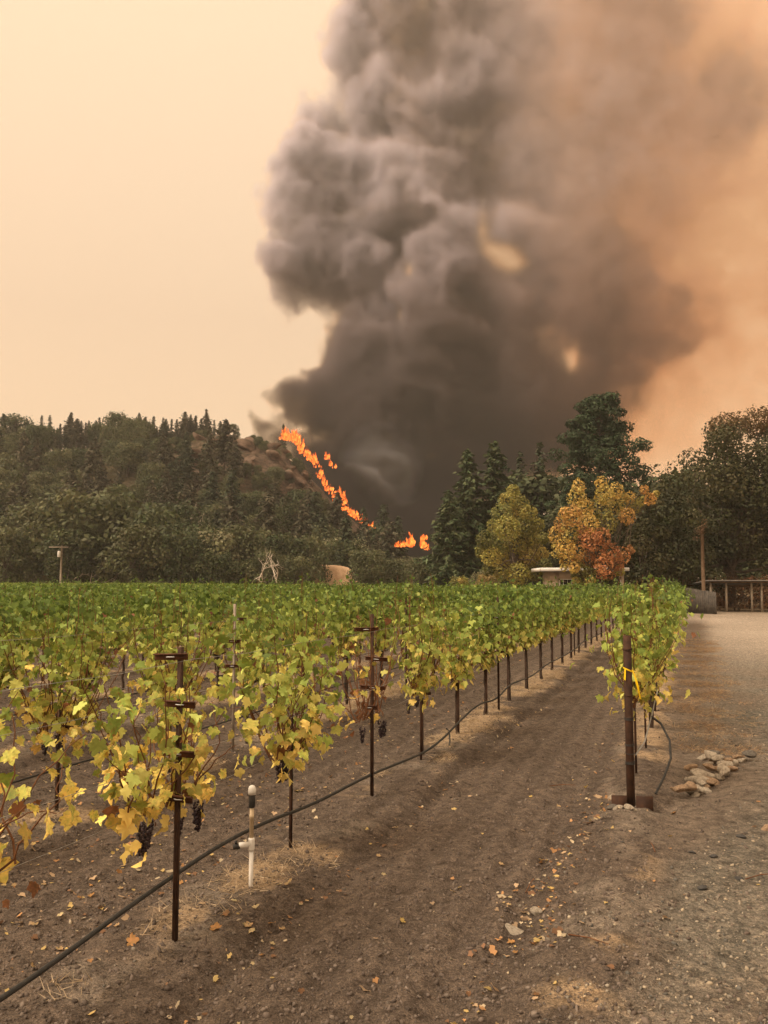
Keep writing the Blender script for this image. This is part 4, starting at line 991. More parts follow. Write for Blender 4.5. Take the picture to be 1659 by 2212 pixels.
def gen_vine(seed, nsh=11, top=1.95, low=.72, dense=1.0, yellow=.3, lat=1.6, half=.55, width=.2, brown=.04):
    rng = np.random.default_rng(seed); H0 = .78
    tk = MB(); z = np.linspace(-.08, H0, 9)
    tk.tube(np.c_[.012 + rng.normal(0, .008, 9), rng.normal(0, .008, 9) + .02, z], np.linspace(.031, .021, 9) * rng.uniform(.9, 1.15, 9), 7)
    head = np.array([.012, .02, H0])
    for s in (-1, 1):
        x = np.linspace(0, s * half * .6, 8); tk.tube(np.c_[x + .012, rng.normal(0, .012, 8) + .02, H0 + .06 * np.sin(np.linspace(0, 2.5, 8)) + rng.normal(0, .006, 8)], np.linspace(.019, .009, 8), 6)
    cn = MB(); LP, LN, LT, LS, LH = [], [], [], [], []
    for i in range(nsh):
        x0 = half * .62 * (-1 + 2 * (i + rng.uniform(.1, .9)) / nsh); side = rng.choice([-1, 1])
        L = (top - H0) * (rng.uniform(.62, 1.12) if rng.random() > .14 else rng.uniform(1.1, 1.3)); m = 9; s = np.linspace(0, 1, m)
        lean = x0 * .75 + rng.normal(0, .13); out = side * rng.uniform(.02, width) * 1.2
        p = np.c_[x0 * .93 + lean * s * L + rng.normal(0, .012, m), out * np.sin(s * 2.2) + rng.normal(0, .012, m), H0 + .04 + L * (s - .08 * s ** 3 * abs(lean) * 3)]
        if rng.random() < .22: p[:, 2] -= (s ** 2) * L * rng.uniform(.1, .55); p[:, 1] += side * .25 * s ** 2
        cn.tube(p, np.linspace(.0065, .0025, m), 5, False)
        nl = max(4, int(L / .075 * dense))
        ss = np.clip(np.linspace(.06, 1, nl) + rng.normal(0, .02, nl), 0, 1)
        q = np.stack([np.interp(ss, s, p[:, k]) for k in range(3)], -1)
        a = rng.uniform(0, 6.28, nl); d = np.c_[np.cos(a) * .8, np.sin(a), rng.uniform(-.2, .35, nl)]
        pet = rng.uniform(.05, .12, nl)
        LP.append(q + d * pet[:, None]); LN.append(d * .8 + np.array([0, 0, .55])); LT.append(d * .7 + np.array([0, 0, -.85])); LS.append(rng.uniform(.055, .095, nl) * (1.08 - .5 * ss))
    n_l = int(nsh * 7 * lat)
    if n_l:
        hh_ = rng.beta(1.6, 1.3, n_l); q = np.c_[rng.uniform(-1, 1, n_l) * half * (.5 + .95 * hh_), rng.normal(0, width, n_l) * (.6 + .6 * hh_), low + (top - low) * hh_]
        sg = np.sign(q[:, 1] + rng.normal(0, .05, n_l)); d = np.c_[rng.normal(0, .4, n_l), sg, rng.normal(.1, .3, n_l)]
        LP.append(q); LN.append(d * .9 + np.array([0, 0, .45])); LT.append(d * .4 + np.array([0, 0, -1.0])); LS.append(rng.uniform(.045, .088, n_l))
    P_, N_, T_, S_ = np.concatenate(LP), norm(np.concatenate(LN)), np.concatenate(LT), np.concatenate(LS)
    n = len(P_); N_ = norm(N_ + rng.normal(0, .38, (n, 3))); T_ = T_ + rng.normal(0, .35, (n, 3))
    h = (P_[:, 2] - low) / (top - low)
    C_ = leaf_cols(rng, h, yellow, n)
    br = rng.random(n) < brown * (1.5 - h); C_[br] = C_BRN * rng.uniform(.7, 1.4, (br.sum(), 1)); S_[br] *= .7
    return tk.me('trunk', True), cn.me('cane', True), (P_, N_, T_, S_, C_), rng

def stake_me(h):
    return MB().box((-.022, -.012, h / 2 - .1), (.016, .026, h + .2)).box((-.014, -.002, h / 2 - .1), (.03, .006, h + .2)).me('stake')
STAKES = [stake_me(h) for h in (1.0, 1.15, 1.55)]

def leaves_mesh(L, cap=None):
    P_, N_, T_, S_, C_ = L
    V, P, C = scatter(SL, SL_P, P_, frames(N_, T_) * S_[:, None, None] * 1.15, C_)
    return mesh('leaves', V, P, col=C)

def cluster_me(seed, n=60):
    r = np.random.default_rng(seed); t = (1 + 5 ** .5) / 2
    iv = norm(np.array([(-1, t, 0), (1, t, 0), (-1, -t, 0), (1, -t, 0), (0, -1, t), (0, 1, t), (0, -1, -t), (0, 1, -t), (t, 0, -1), (t, 0, 1), (-t, 0, -1), (-t, 0, 1)], float))
    fi = np.array([(0, 11, 5), (0, 5, 1), (0, 1, 7), (0, 7, 10), (0, 10, 11), (1, 5, 9), (5, 11, 4), (11, 10, 2), (10, 7, 6), (7, 1, 8), (3, 9, 4), (3, 4, 2), (3, 2, 6), (3, 6, 8), (3, 8, 9), (4, 9, 5), (2, 4, 11), (6, 2, 10), (8, 6, 7), (9, 8, 1)])
    u = r.random(n); a = r.uniform(0, 6.28, n); w = .030 * (1 - u) ** .6 * r.uniform(.6, 1, n) + .004
    pos = np.c_[np.cos(a) * w, np.sin(a) * w, -u * .15]
    m = np.eye(3)[None] * r.uniform(.008, .0115, n)[:, None, None]
    V, P, _ = scatter(iv, [fi], pos, m); return mesh('grape_cluster', V, P, smooth=True)
GRAPES = [cluster_me(i) for i in range(3)]
M['grape'] = mottled('dark_grape', (0.012, 0.008, 0.012), (0.045, 0.022, 0.024), 60, 0.5, 0, 0.35)

def vine_spots():
    out = []
    for k in range(0, 48):
        n = ROW0 + ROWD * k
        t0 = {0: 9.9, 1: 2.85, 2: 3.1}.get(k, 3.0 + (k * .61) % 1.85)
        for i in range(90):
            t = t0 + i * 1.83; x, y = rn(n, t)
            if y < 1.2: continue
            px = 829.5 + 1789 * x / y
            if px < -330 * max(1, 5 / y) or px > 1760: continue
            if y > 51 + np.clip((4 - x) / 34, 0, 1) * 52: continue
            if k == 0 and t > 48: continue
            out.append((math.hypot(x, y), k, i, n, t, x, y))
    return sorted(out)

def vineyard():
    spots = vine_spots(); rz = math.pi / 2 - ROW_A
    rng = np.random.default_rng(31)
    # shared variants, from thin and yellow at the near row end to full and green
    lib = {}
    for nm, cnt, kw in (('thin', 3, dict(nsh=8, top=1.55, low=.62, dense=.75, yellow=.66, lat=.25, brown=.08)), ('medium', 5, dict(nsh=14, top=1.96, low=.70, dense=1.2, yellow=.36, lat=3.4, half=.66, width=.23, brown=.05)),
                        ('full', 9, dict(nsh=14, top=2.02, low=.92, dense=1.2, yellow=.22, lat=4.6, half=.58, width=.22, brown=.03)), ('light', 3, dict(nsh=13, top=2.05, low=.68, dense=1.1, yellow=.36, lat=2.6, half=.66, width=.26, brown=.02))):
        lib[nm] = []
        for i in range(cnt):
            tkm, cnm, L, r_ = gen_vine(100 * len(lib) + i, **kw); lib[nm].append([tkm, cnm, L, None])
    rows = {0: 'row behind the rusty steel end post', 1: 'row carrying the thick black hose'}
    ordn = ['first', 'second', 'third', 'fourth', 'fifth', 'sixth', 'seventh', 'eighth', 'ninth', 'tenth', 'eleventh', 'twelfth']
    far = []
    cnt = 0
    for dist, k, i, n, t, x, y in spots:
        if cnt >= 296: far.append((x, y, dist)); continue
        cnt += 1
        if k == 0: nm = 'light' if i < 4 else 'full'
        elif k == 1: nm = 'thin' if i < 2 else ('medium' if i < 6 else 'full')
        elif k == 2: nm = 'thin' if i < 2 else ('medium' if i < 6 else 'full')
        else: nm = 'medium' if dist < 11 and rng.random() < .7 else 'full'
        v = lib[nm][int(rng.integers(len(lib[nm])))]
        z = float(ground_h(x, y))
        single = (k == 0 and i < 2) or (k == 1 and i < 5) or (k == 2 and i < 4)
        if k == 1 and i == 3: nm = 'bare'
        if k in rows and i < 12: lab = '%s grapevine of the %s, %s' % (ordn[i], rows[k], {'thin': 'thin and yellow', 'medium': 'half yellowed', 'full': 'leafy green', 'light': 'bright yellow green', 'bare': 'mostly withered brown'}[nm])
        elif k in rows: lab = 'leafy green grapevine far along the %s' % rows[k]
        elif k == 2: lab = 'yellowing grapevine in the second row from the lane' if nm != 'full' else 'leafy green grapevine in the second row from the lane'
        elif k < 7: lab = 'leafy grapevine in the %s row from the lane' % ordn[k]
        else: lab = 'green grapevine deep in the middle of the vineyard'
        grp = {0: 'vines of the row behind the end post', 1: 'vines of the hose row'}.get(k, 'vines of the rows beyond the hose row')
        vt = thing('grapevine', (x, y, z), rz + (math.pi if rng.random() < .5 else 0), lab, 'grapevine', grp)
        s = rng.uniform(.94, 1.05); vt.scale = (1, 1, s)
        obj('trunk', v[0], M['vinewood'], vt)
        if not (k == 1 and i in (1, 3)) and not (k == 2 and i == 2): obj('stake', STAKES[int(rng.integers(3 if nm == 'full' else 2))], M['rust'], vt)
        if dist < 26: obj('cane', v[1], M['cane'], vt)
        if single:
            kw = {'thin': dict(nsh=13, top=1.72, low=.58, dense=1.15, yellow=.62, lat=1.5, half=.78, brown=.07), 'medium': dict(nsh=14, top=1.92, low=.62, dense=1.15, yellow=.44, lat=2.2, half=.68, brown=.05), 'bare': dict(nsh=8, top=1.7, low=.6, dense=.42, yellow=.8, lat=.3, brown=.62), 'light': dict(nsh=13, top=2.05, low=.62, dense=1.1, yellow=.38, lat=2.4, half=.6, width=.22, brown=.02)}[nm]
            if k == 1 and i == 0: kw = dict(nsh=11, top=1.6, low=.55, dense=.85, yellow=.62, lat=.6, half=1.1, brown=.08)
            tkm, cnm, L, r_ = gen_vine(900 + k * 40 + i, **kw)
            vt.children[-1].data = cnm; cnm.materials.append(M['cane'])
            P_, N_, T_, S_, C_ = L; fr = frames(N_, T_)
            cz_, sz_ = math.cos(vt.rotation_euler.z), math.sin(vt.rotation_euler.z)
            wx_ = x + P_[:, 0] * cz_ - P_[:, 1] * sz_; wy_ = y + P_[:, 0] * sz_ + P_[:, 1] * cz_; rx_, ry_ = rn(ROW0 + ROWD + .11, 5.63)
            ok = np.nonzero((np.hypot(wx_ - rx_, wy_ - ry_) > .28) | (P_[:, 2] > 1.15))[0]
            idx = r_.permutation(ok); rest = idx[210:]; idx = idx[:210]
            if len(rest):
                prt = []
                for q in range(5):
                    kk = rest[q::5]
                    if len(kk): prt.append(scatter(LEAFS[q][0], [LEAFS[q][1]], P_[kk], fr[kk] * (S_[kk] * 1.08)[:, None, None], C_[kk]))
                tag(obj('leaves', mesh('leaves', *join(prt)[:2], col=join(prt)[2]), M['leaf'], vt), kind='stuff')
            for j in idx:
                o = obj('leaf', LEAF_ME[int(r_.integers(10))], M['leaf_obj'], vt, P_[j], Matrix(fr[j].tolist()).to_euler())
                o.scale = (S_[j] * r_.uniform(.95, 1.2),) * 3; o.color = (*np.clip(C_[j], 0, 1), 1)
            if nm in ('thin', 'medium', 'bare') and not (k == 1 and i == 0):
                for q in range(6 if nm == 'thin' else 3):
                    o = tag(obj('grape_cluster', GRAPES[q % 3], M['grape'], vt, (r_.uniform(-.32, .32), r_.uniform(-.06, .1), .77 + r_.uniform(-.05, .02)), (0, 0, r_.uniform(0, 6))), kind='stuff'); o.scale = (r_.uniform(.8, 1.25),) * 3
        else:
            if v[3] is None: v[3] = leaves_mesh(v[2])
            tag(obj('leaves', v[3], M['leaf'], vt), kind='stuff')
    # the many vines further off read as one green sheet
    parts = []; rg = np.random.default_rng(77)
    for x, y, dist in far:
        m = 230; hh_ = rg.beta(1.7, 1.2, m); q = np.c_[rg.uniform(-1, 1, m) * (.45 + .55 * hh_), rg.normal(0, .25, m), .9 + 1.13 * hh_ * rg.uniform(.9, 1.08)]
        sg = np.sign(q[:, 1]); d = np.c_[rg.normal(0, .4, m), sg, rg.normal(.35, .4, m)]
        w = np.c_[x + q[:, 0] * UX + q[:, 1] * -NX, y + q[:, 0] * UY + q[:, 1] * -NY, q[:, 2]]
        dd = np.c_[d[:, 0] * UX + d[:, 1] * -NX, d[:, 0] * UY + d[:, 1] * -NY, d[:, 2] + .3]
        C_ = leaf_cols(rg, hh_, rg.uniform(.28, .52), m)
        parts.append(scatter(DIAMOND, DIAMOND_P, w, frames(norm(dd), rg.normal(0, .5, (m, 3)) + np.array([0, 0, -1.0])) * rg.uniform(.12, .22, m)[:, None, None], C_))
    V, P, C = join(parts)
    tag(obj('distant_vines', mesh('distant_vines', V, P, col=C), M['leaf']), 'mass of green vine tops stretching to the trees', 'vines', None, 'stuff')
    print('VINES', cnt, 'far', len(far))
vineyard()

def trellis():
    rng = np.random.default_rng(41); rz = math.pi / 2 - ROW_A
    def post(k, t, h, arms, label, white=False, dn=0):
        x, y = rn(ROW0 + ROWD * k + dn, t); z = float(ground_h(x, y))
        p = thing('trellis_post', (x, y, z), rz, label, 'post', 'steel trellis posts in the vine rows')
        MB().box((0, 0, h / 2 - .1), (.034, .007, h + .2)).box((.0, .017, h / 2 - .1), (.007, .027, h + .2)).build('post', M['pole_grey'] if white else M['rust'], p)
        for zz, w in arms:
            a = MB().box((-.022, 0, zz), (.007, w, .042)).box((-.035, 0, zz + .0175), (.019, w, .007)).build('crossarm', M['rust_crossarm'], p, rot=(rng.normal(0, .03), 0, 0))
            MB().tube([(-.03, -.03, zz - .002), (-.05, 0, zz), (-.03, .03, zz - .002)], .004, 5).build('clip', M['wire'], a)
    post(1, 4.64, 1.83, ((1.77, .25), (1.47, .22), (1.16, .24), (.88, .20)), 'rusty trellis post with four crossarms beside the hanging grape clusters', dn=.13)
    post(1, 8.34, 1.90, ((1.74, .28), (1.43, .25), (1.13, .28), (.92, .18)), 'bare rusty trellis post with four crossarms and withered vine', dn=.05)
    post(1, 10.46, .92, ((.78, .3),), 'short rusty stake post with one crossarm in the hose row', dn=-.06)
    post(1, 14.4, 1.95, ((1.0, .3), (1.6, .36)), 'rusty trellis post half hidden in green leaves of the hose row', dn=.1)
    post(2, 6.78, .98, ((.82, .34),), 'short rusty post with a single crossarm behind the yellow leaves', dn=-.06)
    post(2, 9.9, 1.95, ((1.75, .27), (1.45, .24), (1.12, .22)), 'pale weathered trellis post with dark crossarms in the second row', True, .1)
    post(2, 17.2, 2.0, ((1.7, .26), (1.1, .24)), 'rusty trellis post among green leaves far along the second row', dn=.1)
    post(0, 16.1, 1.95, ((1.7, .3),), 'dark post standing within the row behind the rusty end post')
    post(1, 25.6, 2.1, ((2.0, .36),), 'thin trellis post with a crossarm rising above the far hose row')
    # wires
    for k, hs, t0, t1 in ((0, (.85, 1.2, 1.6), 8.76, 30), (1, (.85, 1.17, 1.48, 1.76), 1.0, 30), (2, (.85, 1.13, 1.45, 1.75), 2.0, 30), (3, (.85, 1.2, 1.6), 3, 24)):
        for j, h in enumerate(hs):
            pts = []
            for t in np.linspace(t0, t1, 40):
                x, y = rn(ROW0 + ROWD * k + (.16 if j else .0) * (1 if j % 2 else -1), t); pts.append((x, y, h + .03 - .02 * math.sin((t - t0) * 1.7) ** 2))
            w = MB().tube(pts, .0016, 4).build('trellis_wire', M['wire'])
            tag(w, '%s thin steel wire strung along the %s' % (('lowest', 'second lowest', 'third', 'topmost')[j], ('row behind the end post', 'hose row', 'second row from the lane', 'third row from the lane')[k]), 'wire', 'trellis wires')
    # drip hoses
    def hose(name, k, kn, r, label, dn=.0):
        t = np.array([a for a, b in kn]); h = np.array([b for a, b in kn])
        tt = np.linspace(t[0], t[-1], 220); hh = np.interp(tt, t, h); ker = np.ones(9) / 9; hh = np.convolve(np.pad(hh, 4, mode='edge'), ker, 'valid')
        off = dn + .02 * np.sin(tt * 1.3) + .03 * np.sin(tt * .57 + 1)
        pts = [(*rn(ROW0 + ROWD * k + o, a), b) for a, b, o in zip(tt, hh, off)]
        o = MB().tube(pts, r, 8).build(name, M['hose'], None, True)
        tag(o, label, 'hose', 'black irrigation hoses'); return o
    h1 = hose('drip_hose', 1, [(1.6, .46), (2.6, .30), (3.2, .27), (3.9, .33), (4.7, .41), (5.3, .43), (5.65, .46), (6.6, .34), (7.4, .30), (8.34, .27), (9.4, .20), (10.46, .16), (11.2, .26), (12.2, .33), (13.0, .37), (14.4, .24), (15.4, .40), (16.3, .34), (18.2, .24), (20, .36), (23, .3), (27, .35), (34, .3)], .0145, 'thick black hose sagging along the nearest vine row beside the lane', .06)
    hose('drip_hose', 2, [(2, .55), (4, .46), (6.8, .46), (9, .42), (12, .46), (20, .45), (34, .45)], .010, 'black drip hose strung along the second vine row behind the yellow leaves')
    hose('drip_hose', 3, [(3, .55), (6, .5), (9, .52), (12, .48), (20, .5), (34, .5)], .010, 'black drip hose strung along the third vine row')
    # the cut branch hanging from the main hose
    xs = [rn(ROW0 + ROWD + d, 11.25 + s) for d, s in ((.03, 0), (.08, -.02), (.11, -.1), (.12, -.2))]
    tag(MB().tube([(xs[0][0], xs[0][1], .27), (xs[1][0], xs[1][1], .24), (xs[2][0], xs[2][1], .13), (xs[3][0], xs[3][1], .0)], .011, 7).build('hose_stub', M['hose'], None, True), 'short black hose end hanging to the soil from the main hose', 'hose')
trellis()

def end_post():
    x, y = rn(ROW0, 8.76); z = -.01; rz = math.radians(-8)
    p = thing('end_post', (x, y, z), rz, 'rusty steel pipe end post with ground plate and yellow ribbon', 'post')
    H = 1.76
    mb = MB().lathe([(.041, -.3), (.041, H), (.036, H + .002), (.032, H - .002), (.032, H - .12)], (0, 0, 0), 18); mb.build('pipe', M['rust'], p, True)
    pl = MB().box((-.118, -.044, .075), (.15, .012, .24)).box((.124, -.046, .07), (.162, .012, .25)).build('ground_plate', M['rust'], p)
    for zz, n in ((1.62, 2), (1.17, 1), (.93, 3), (.68, 2), (.60, 1), (.50, 3)):
        for i in range(n):
            a = np.linspace(0, 2 * math.pi, 19)
            MB().tube(np.c_[np.cos(a) * .0445, np.sin(a) * .0445, zz + i * .009 + .004 * np.sin(a + i)], .0042, 5, False).build('wire_wrap', M['rust'] if zz > 1 else M['hose'], p)
    M['ribbon'] = mottled('yellow_ribbon', (.80, .52, .01), (.90, .62, .02), 8, .5, .1)
    r = MB(); a = np.linspace(0, 2 * math.pi, 21)
    V = np.concatenate([np.c_[np.cos(a) * .0465, np.sin(a) * .0465, 1.43 - .02 * np.cos(a) + .0 * a], np.c_[np.cos(a) * .047, np.sin(a) * .047, 1.415 - .022 * np.cos(a)]])
    r.add(V, [(i, i + 1, 22 + i, 21 + i) for i in range(20)])
    s = np.linspace(0, 1, 14); cx = .035 + .075 * s ** .8; cy = -.055 - .015 * np.sin(s * 4); cz = 1.43 - .29 * s
    w = .007 + .004 * np.sin(s * 3)
    V = np.concatenate([np.c_[cx - w, cy - .004 * np.sin(s * 9), cz], np.c_[cx + w, cy + .006 * np.sin(s * 9), cz - .006]])
    r.add(V, [(i, i + 1, 15 + i, 14 + i) for i in range(13)])
    s = np.linspace(0, 1, 6); V = np.concatenate([np.c_[-.04 - .008 * s, -.045 + 0 * s, 1.43 - .10 * s], np.c_[-.025 - .006 * s, -.052 + 0 * s, 1.43 - .11 * s]])
    r.add(V, [(i, i + 1, 7 + i, 6 + i) for i in range(5)])
    rb = r.build('ribbon', M['ribbon'], p)
    # guy wire bundle and cut hose behind the post
    q = [np.array([*rn(ROW0 + a, 8.9 + b), c]) for a, b, c in ((.05, .0, .55), (.12, .35, .62), (.17, .9, .80), (.22, 1.7, 1.0))]
    tag(MB().tube(q, .008, 6).build('guy_wire', M['wire'], None, True), 'grey wire running from the end post up into the first vine', 'wire')
    q = [np.array([*rn(ROW0 + a, 10.0 + b), c]) for a, b, c in ((.17, -.2, .80), (.27, -.25, .74), (.36, -.35, .58), (.37, -.5, .42), (.30, -.7, .26), (.22, -.85, .12))]
    tag(MB().tube(q, .013, 7).build('cut_hose', M['hose'], None, True), 'curved black cut hose hanging behind the rusty end post', 'hose')
end_post()

def riser():
    x, y = rn(ROW0 + ROWD + .11, 5.63); z = float(ground_h(x, y))
    M['pvc_tan'] = mottled('sun_yellowed_pvc', (.50, .38, .23), (.66, .54, .38), 14, .55, .1, .4)
    M['pvc'] = mottled('white_pvc', (.66, .63, .58), (.80, .78, .74), 10, .45, .05, .5)
    p = thing('irrigation_riser', (x, y, z), math.radians(20), 'white pipe irrigation riser with tee and domed cap beside the hose', 'pipe')
    MB().lathe([(.0165, -.15), (.0165, .26)], (0, 0, 0), 12).build('lower_pipe', M['pvc'], p, True)
    MB().lathe([(.0155, .34), (.0155, .49), (.0185, .492), (.0185, .512), (.0155, .514), (.0155, .575)], (0, 0, 0), 12).build('upper_pipe', M['pvc_tan'], p, True)
    t = MB().lathe([(.0225, .255), (.0245, .265), (.0245, .335), (.0225, .345)], (0, 0, 0), 14).lathe([(.019, -.095), (.021, -.09), (.021, -.018)], (0, 0, .30), 12, 'x').build('tee', M['pvc'], p, True)
    MB().lathe([(.018, -.135), (.021, -.13), (.021, -.09), (.017, -.085)], (0, 0, .293), 12, 'x').box((-.115, 0, .325), (.018, .018, .02)).build('valve', M['hose'], t)
    cp = MB().lathe([(.021, .565), (.025, .575), (.025, .655), (.022, .66)], (0, 0, 0), 14).build('coupling', M['hose'], p, True)
    MB().lathe([(.029, .66), (.030, .69), (.028, .705), (.022, .72), (.010, .728)], (0, 0, 0), 16).build('cap', M['pvc'], p, True)
riser()
# ------------------------------------------------------------------ stones, clods, gravel, fallen leaves, straw
_t = (1 + 5 ** .5) / 2
ICO = norm(np.array([(-1, _t, 0), (1, _t, 0), (-1, -_t, 0), (1, -_t, 0), (0, -1, _t), (0, 1, _t), (0, -1, -_t), (0, 1, -_t), (_t, 0, -1), (_t, 0, 1), (-_t, 0, -1), (-_t, 0, 1)], float))
ICO_F = np.array([(0, 11, 5), (0, 5, 1), (0, 1, 7), (0, 7, 10), (0, 10, 11), (1, 5, 9), (5, 11, 4), (11, 10, 2), (10, 7, 6), (7, 1, 8), (3, 9, 4), (3, 4, 2), (3, 2, 6), (3, 6, 8), (3, 8, 9), (4, 9, 5), (2, 4, 11), (6, 2, 10), (8, 6, 7), (9, 8, 1)])
def subdiv(V, F):
    V = list(map(tuple, V)); cache = {}; out = []
    def mid(a, b):
        k = (min(a, b), max(a, b))
        if k not in cache: cache[k] = len(V); V.append(tuple((np.array(V[a]) + np.array(V[b])) / 2))
        return cache[k]
    for a, b, c in F:
        x, y, z = mid(a, b), mid(b, c), mid(c, a); out += [(a, x, z), (b, y, x), (c, z, y), (x, y, z)]
    return np.array(V), np.array(out)
def rock(seed, cut=5):
    r = np.random.default_rng(seed); V, F = subdiv(*subdiv(ICO, ICO_F)); V = norm(V)
    for _ in range(cut * 2):                                  # chop flat facets
        d = norm(r.normal(0, 1, 3)); lim = r.uniform(.42, .85); e_ = V @ d; V = V - np.clip(e_ - lim, 0, None)[:, None] * d * .92
    V = V * (1 + (r.random((len(V), 1)) - .5) * .05)
    return V, F
def stones():
    rng = np.random.default_rng(9)
    lib = [mesh('stone', *rock(i), smooth=False) for i in range(10)]
    mats = ['stone', 'stone', 'stone_tan', 'stone_grey', 'stone', 'stone_tan']
    def put(n, t, s, mat, label, group, up=0, rz=None):
        x, y = rn(n, t); z = float(ground_h(x, y))
        me = lib[int(rng.integers(10))].copy(); o = obj('stone', me, M[mat], None, (x, y, z + s[2] * .38 + up), (rng.normal(0, .2), rng.normal(0, .2), rng.uniform(0, 3.1) if rz is None else rz)); o.scale = s
        tag(o, label, 'stone', group)
    nm = {'stone': 'cream', 'stone_tan': 'orange tan', 'stone_grey': 'grey'}
    for i in range(44):
        u = (i / 43) ** .9; t = 9.35 + 2.3 * u; n = -.06 + .50 * u + rng.normal(0, .07 + .09 * u)
        m_ = mats[int(rng.integers(6))]; a = rng.uniform(.04, .082) * (1.15 if u > .35 else .9); fl = rng.uniform(.55, .9)
        put(n, t, (a * rng.uniform(1.0, 1.5), a, a * fl), m_, '%s stone in the heap of stones in the hollow by the track' % nm[m_], 'stones heaped in the hollow', rng.uniform(0, .02) if rng.random() < .6 else rng.uniform(.04, .09), rng.normal(-.35, .4))
    for n, t, a, m_ in ((-.66, 8.46, .045, 'stone'), (-.58, 8.42, .05, 'stone'), (-.74, 8.52, .06, 'stone_grey'), (-.53, 8.44, .03, 'stone'), (-.70, 8.40, .028, 'stone'), (-.80, 9.0, .04, 'stone')):
        put(n, t, (a * 1.2, a, a * .7), m_, '%s pebble at the foot of the rusty end post' % nm[m_], 'pebbles at the end post')
    x = dict(rz=.3)
    put(-1.13, 5.73, (.105, .05, .02), 'stone', 'flat pale stone lying on the tilled lane', None, 0, -.3)
    put(-1.05, 5.98, (.07, .045, .035), 'stone', 'angular pale stone on the tilled lane just past the flat stone', None)
    put(-1.12, 5.97, (.035, .03, .025), 'stone_tan', 'small tan stone beside the angular pale stone', None)
    put(.62, 8.35, (.085, .05, .045), 'stone_tan', 'lone orange tan stone on the track near the heap', None)
    put(.25, 11.9, (.09, .06, .05), 'stone', 'pale wedge shaped stone beyond the heap', None)
    for n, t, a in ((.05, 6.6, .036), (-.02, 7.4, .026), (.14, 7.35, .03), (.38, 8.0, .036), (.30, 6.9, .03), (.5, 6.4, .034)):
        put(n, t, (a * 1.3, a, a * .7), 'stone_dark', 'dark lump of rock on the trodden earth of the track', 'dark lumps on the track')
    M['crag'] = mottled('brown_crag', (.05, .036, .028), (.21, .145, .105), 1.6, 1.0, 1.0, .05, dist=.25)
    big = [rock(40 + i, 7) for i in range(6)]; bm_ = [mesh('boulder', v * np.array([1, .8, .75]), f) for v, f in big]
    for i in range(46):
        x, y = rng.normal(-36, 10), rng.uniform(196, 228)
        if i > 32: x, y = rng.uniform(-30, -14), rng.uniform(196, 222)
        fx = float(np.interp(y, [140, 180, 236], [14, 2, -27]))
        if x > fx: continue
        s = rng.uniform(.9, 2.8); o = obj('boulder', bm_[int(rng.integers(6))], M['crag'], None, (x, y, float(hill_h(x, y)) + s * .1), (rng.normal(0, .4), rng.normal(0, .4), rng.uniform(0, 6))); o.scale = (s * rng.uniform(1, 1.8), s, s * rng.uniform(.7, 1.1))
        tag(o, '%s brown crag jutting from the bare rock face' % ('large' if s > 1.9 else 'small'), 'rock', 'crags of the rock face')
    # loose gravel and clods too many to count
    def grit(name, N, area, size, cols, label, lo=.02):
        V0 = ICO.copy(); pos, S, C = [], [], []
        x, y = area(N); z = ground_h(x, y)
        n_ = len(x); s = np.minimum(size(n_), .019); ax = frames(norm(rng.normal(0, 1, (n_, 3))), rng.normal(0, 1, (n_, 3)))
        sq = np.stack([s * rng.uniform(.8, 1.5, n_), s * rng.uniform(.7, 1.1, n_), s * rng.uniform(.45, .9, n_)], -1)
        m = ax * sq[:, None, :]
        c = np.array(cols)[rng.integers(len(cols), size=n_)] * rng.uniform(.75, 1.25, (n_, 1))
        pp = np.c_[x, y, z + s * .12]; prt = []
        for q in range(6):
            bs = ICO * (1 + rng.uniform(-.42, .25, (12, 1))) + rng.normal(0, .08, (12, 3)); kk = slice(q, None, 6); prt.append(scatter(bs, [ICO_F], pp[kk], m[kk], c[kk]))
        V, P, Cc = join(prt)
        tag(obj(name, mesh(name, V, P, col=Cc), M['grit']), label, name, None, 'stuff')
    m, n, l, b, o = nodes('grit'); a_ = n.new('ShaderNodeAttribute'); a_.attribute_name = 'Col'; l.new(a_.outputs['Color'], b.inputs['Base Color']); b.inputs['Roughness'].default_value = .95; b.inputs['Specular IOR Level'].default_value = .12
    M['grit'] = m
    def disk(N, keep):
        r = 3.2 * (26 / 3.2) ** rng.random(N); a = np.radians(rng.uniform(-30, 30, N)); x, y = r * np.sin(a), r * np.cos(a)
        k = keep(x, y) > rng.random(N); return x[k], y[k]
    grit('soil_clods', 34000, lambda N: disk(N, lambda x, y: np.clip(zones(x, y)[4] * .9 + .25, 0, 1)), lambda n_: rng.gamma(1.6, .0040, n_) + .003, [(.105, .083, .069), (.13, .104, .088), (.085, .068, .057), (.16, .13, .108)], 'crumbs and clods of brown tilled soil')
    grit('gravel', 26000, lambda N: disk(N, lambda x, y: zones(x, y)[5] * .95 + .03), lambda n_: rng.gamma(1.7, .0034, n_) + .003, [(.17, .155, .13), (.25, .22, .175), (.10, .095, .085), (.36, .30, .22), (.20, .175, .14)], 'loose grey gravel scattered over the track')
stones()

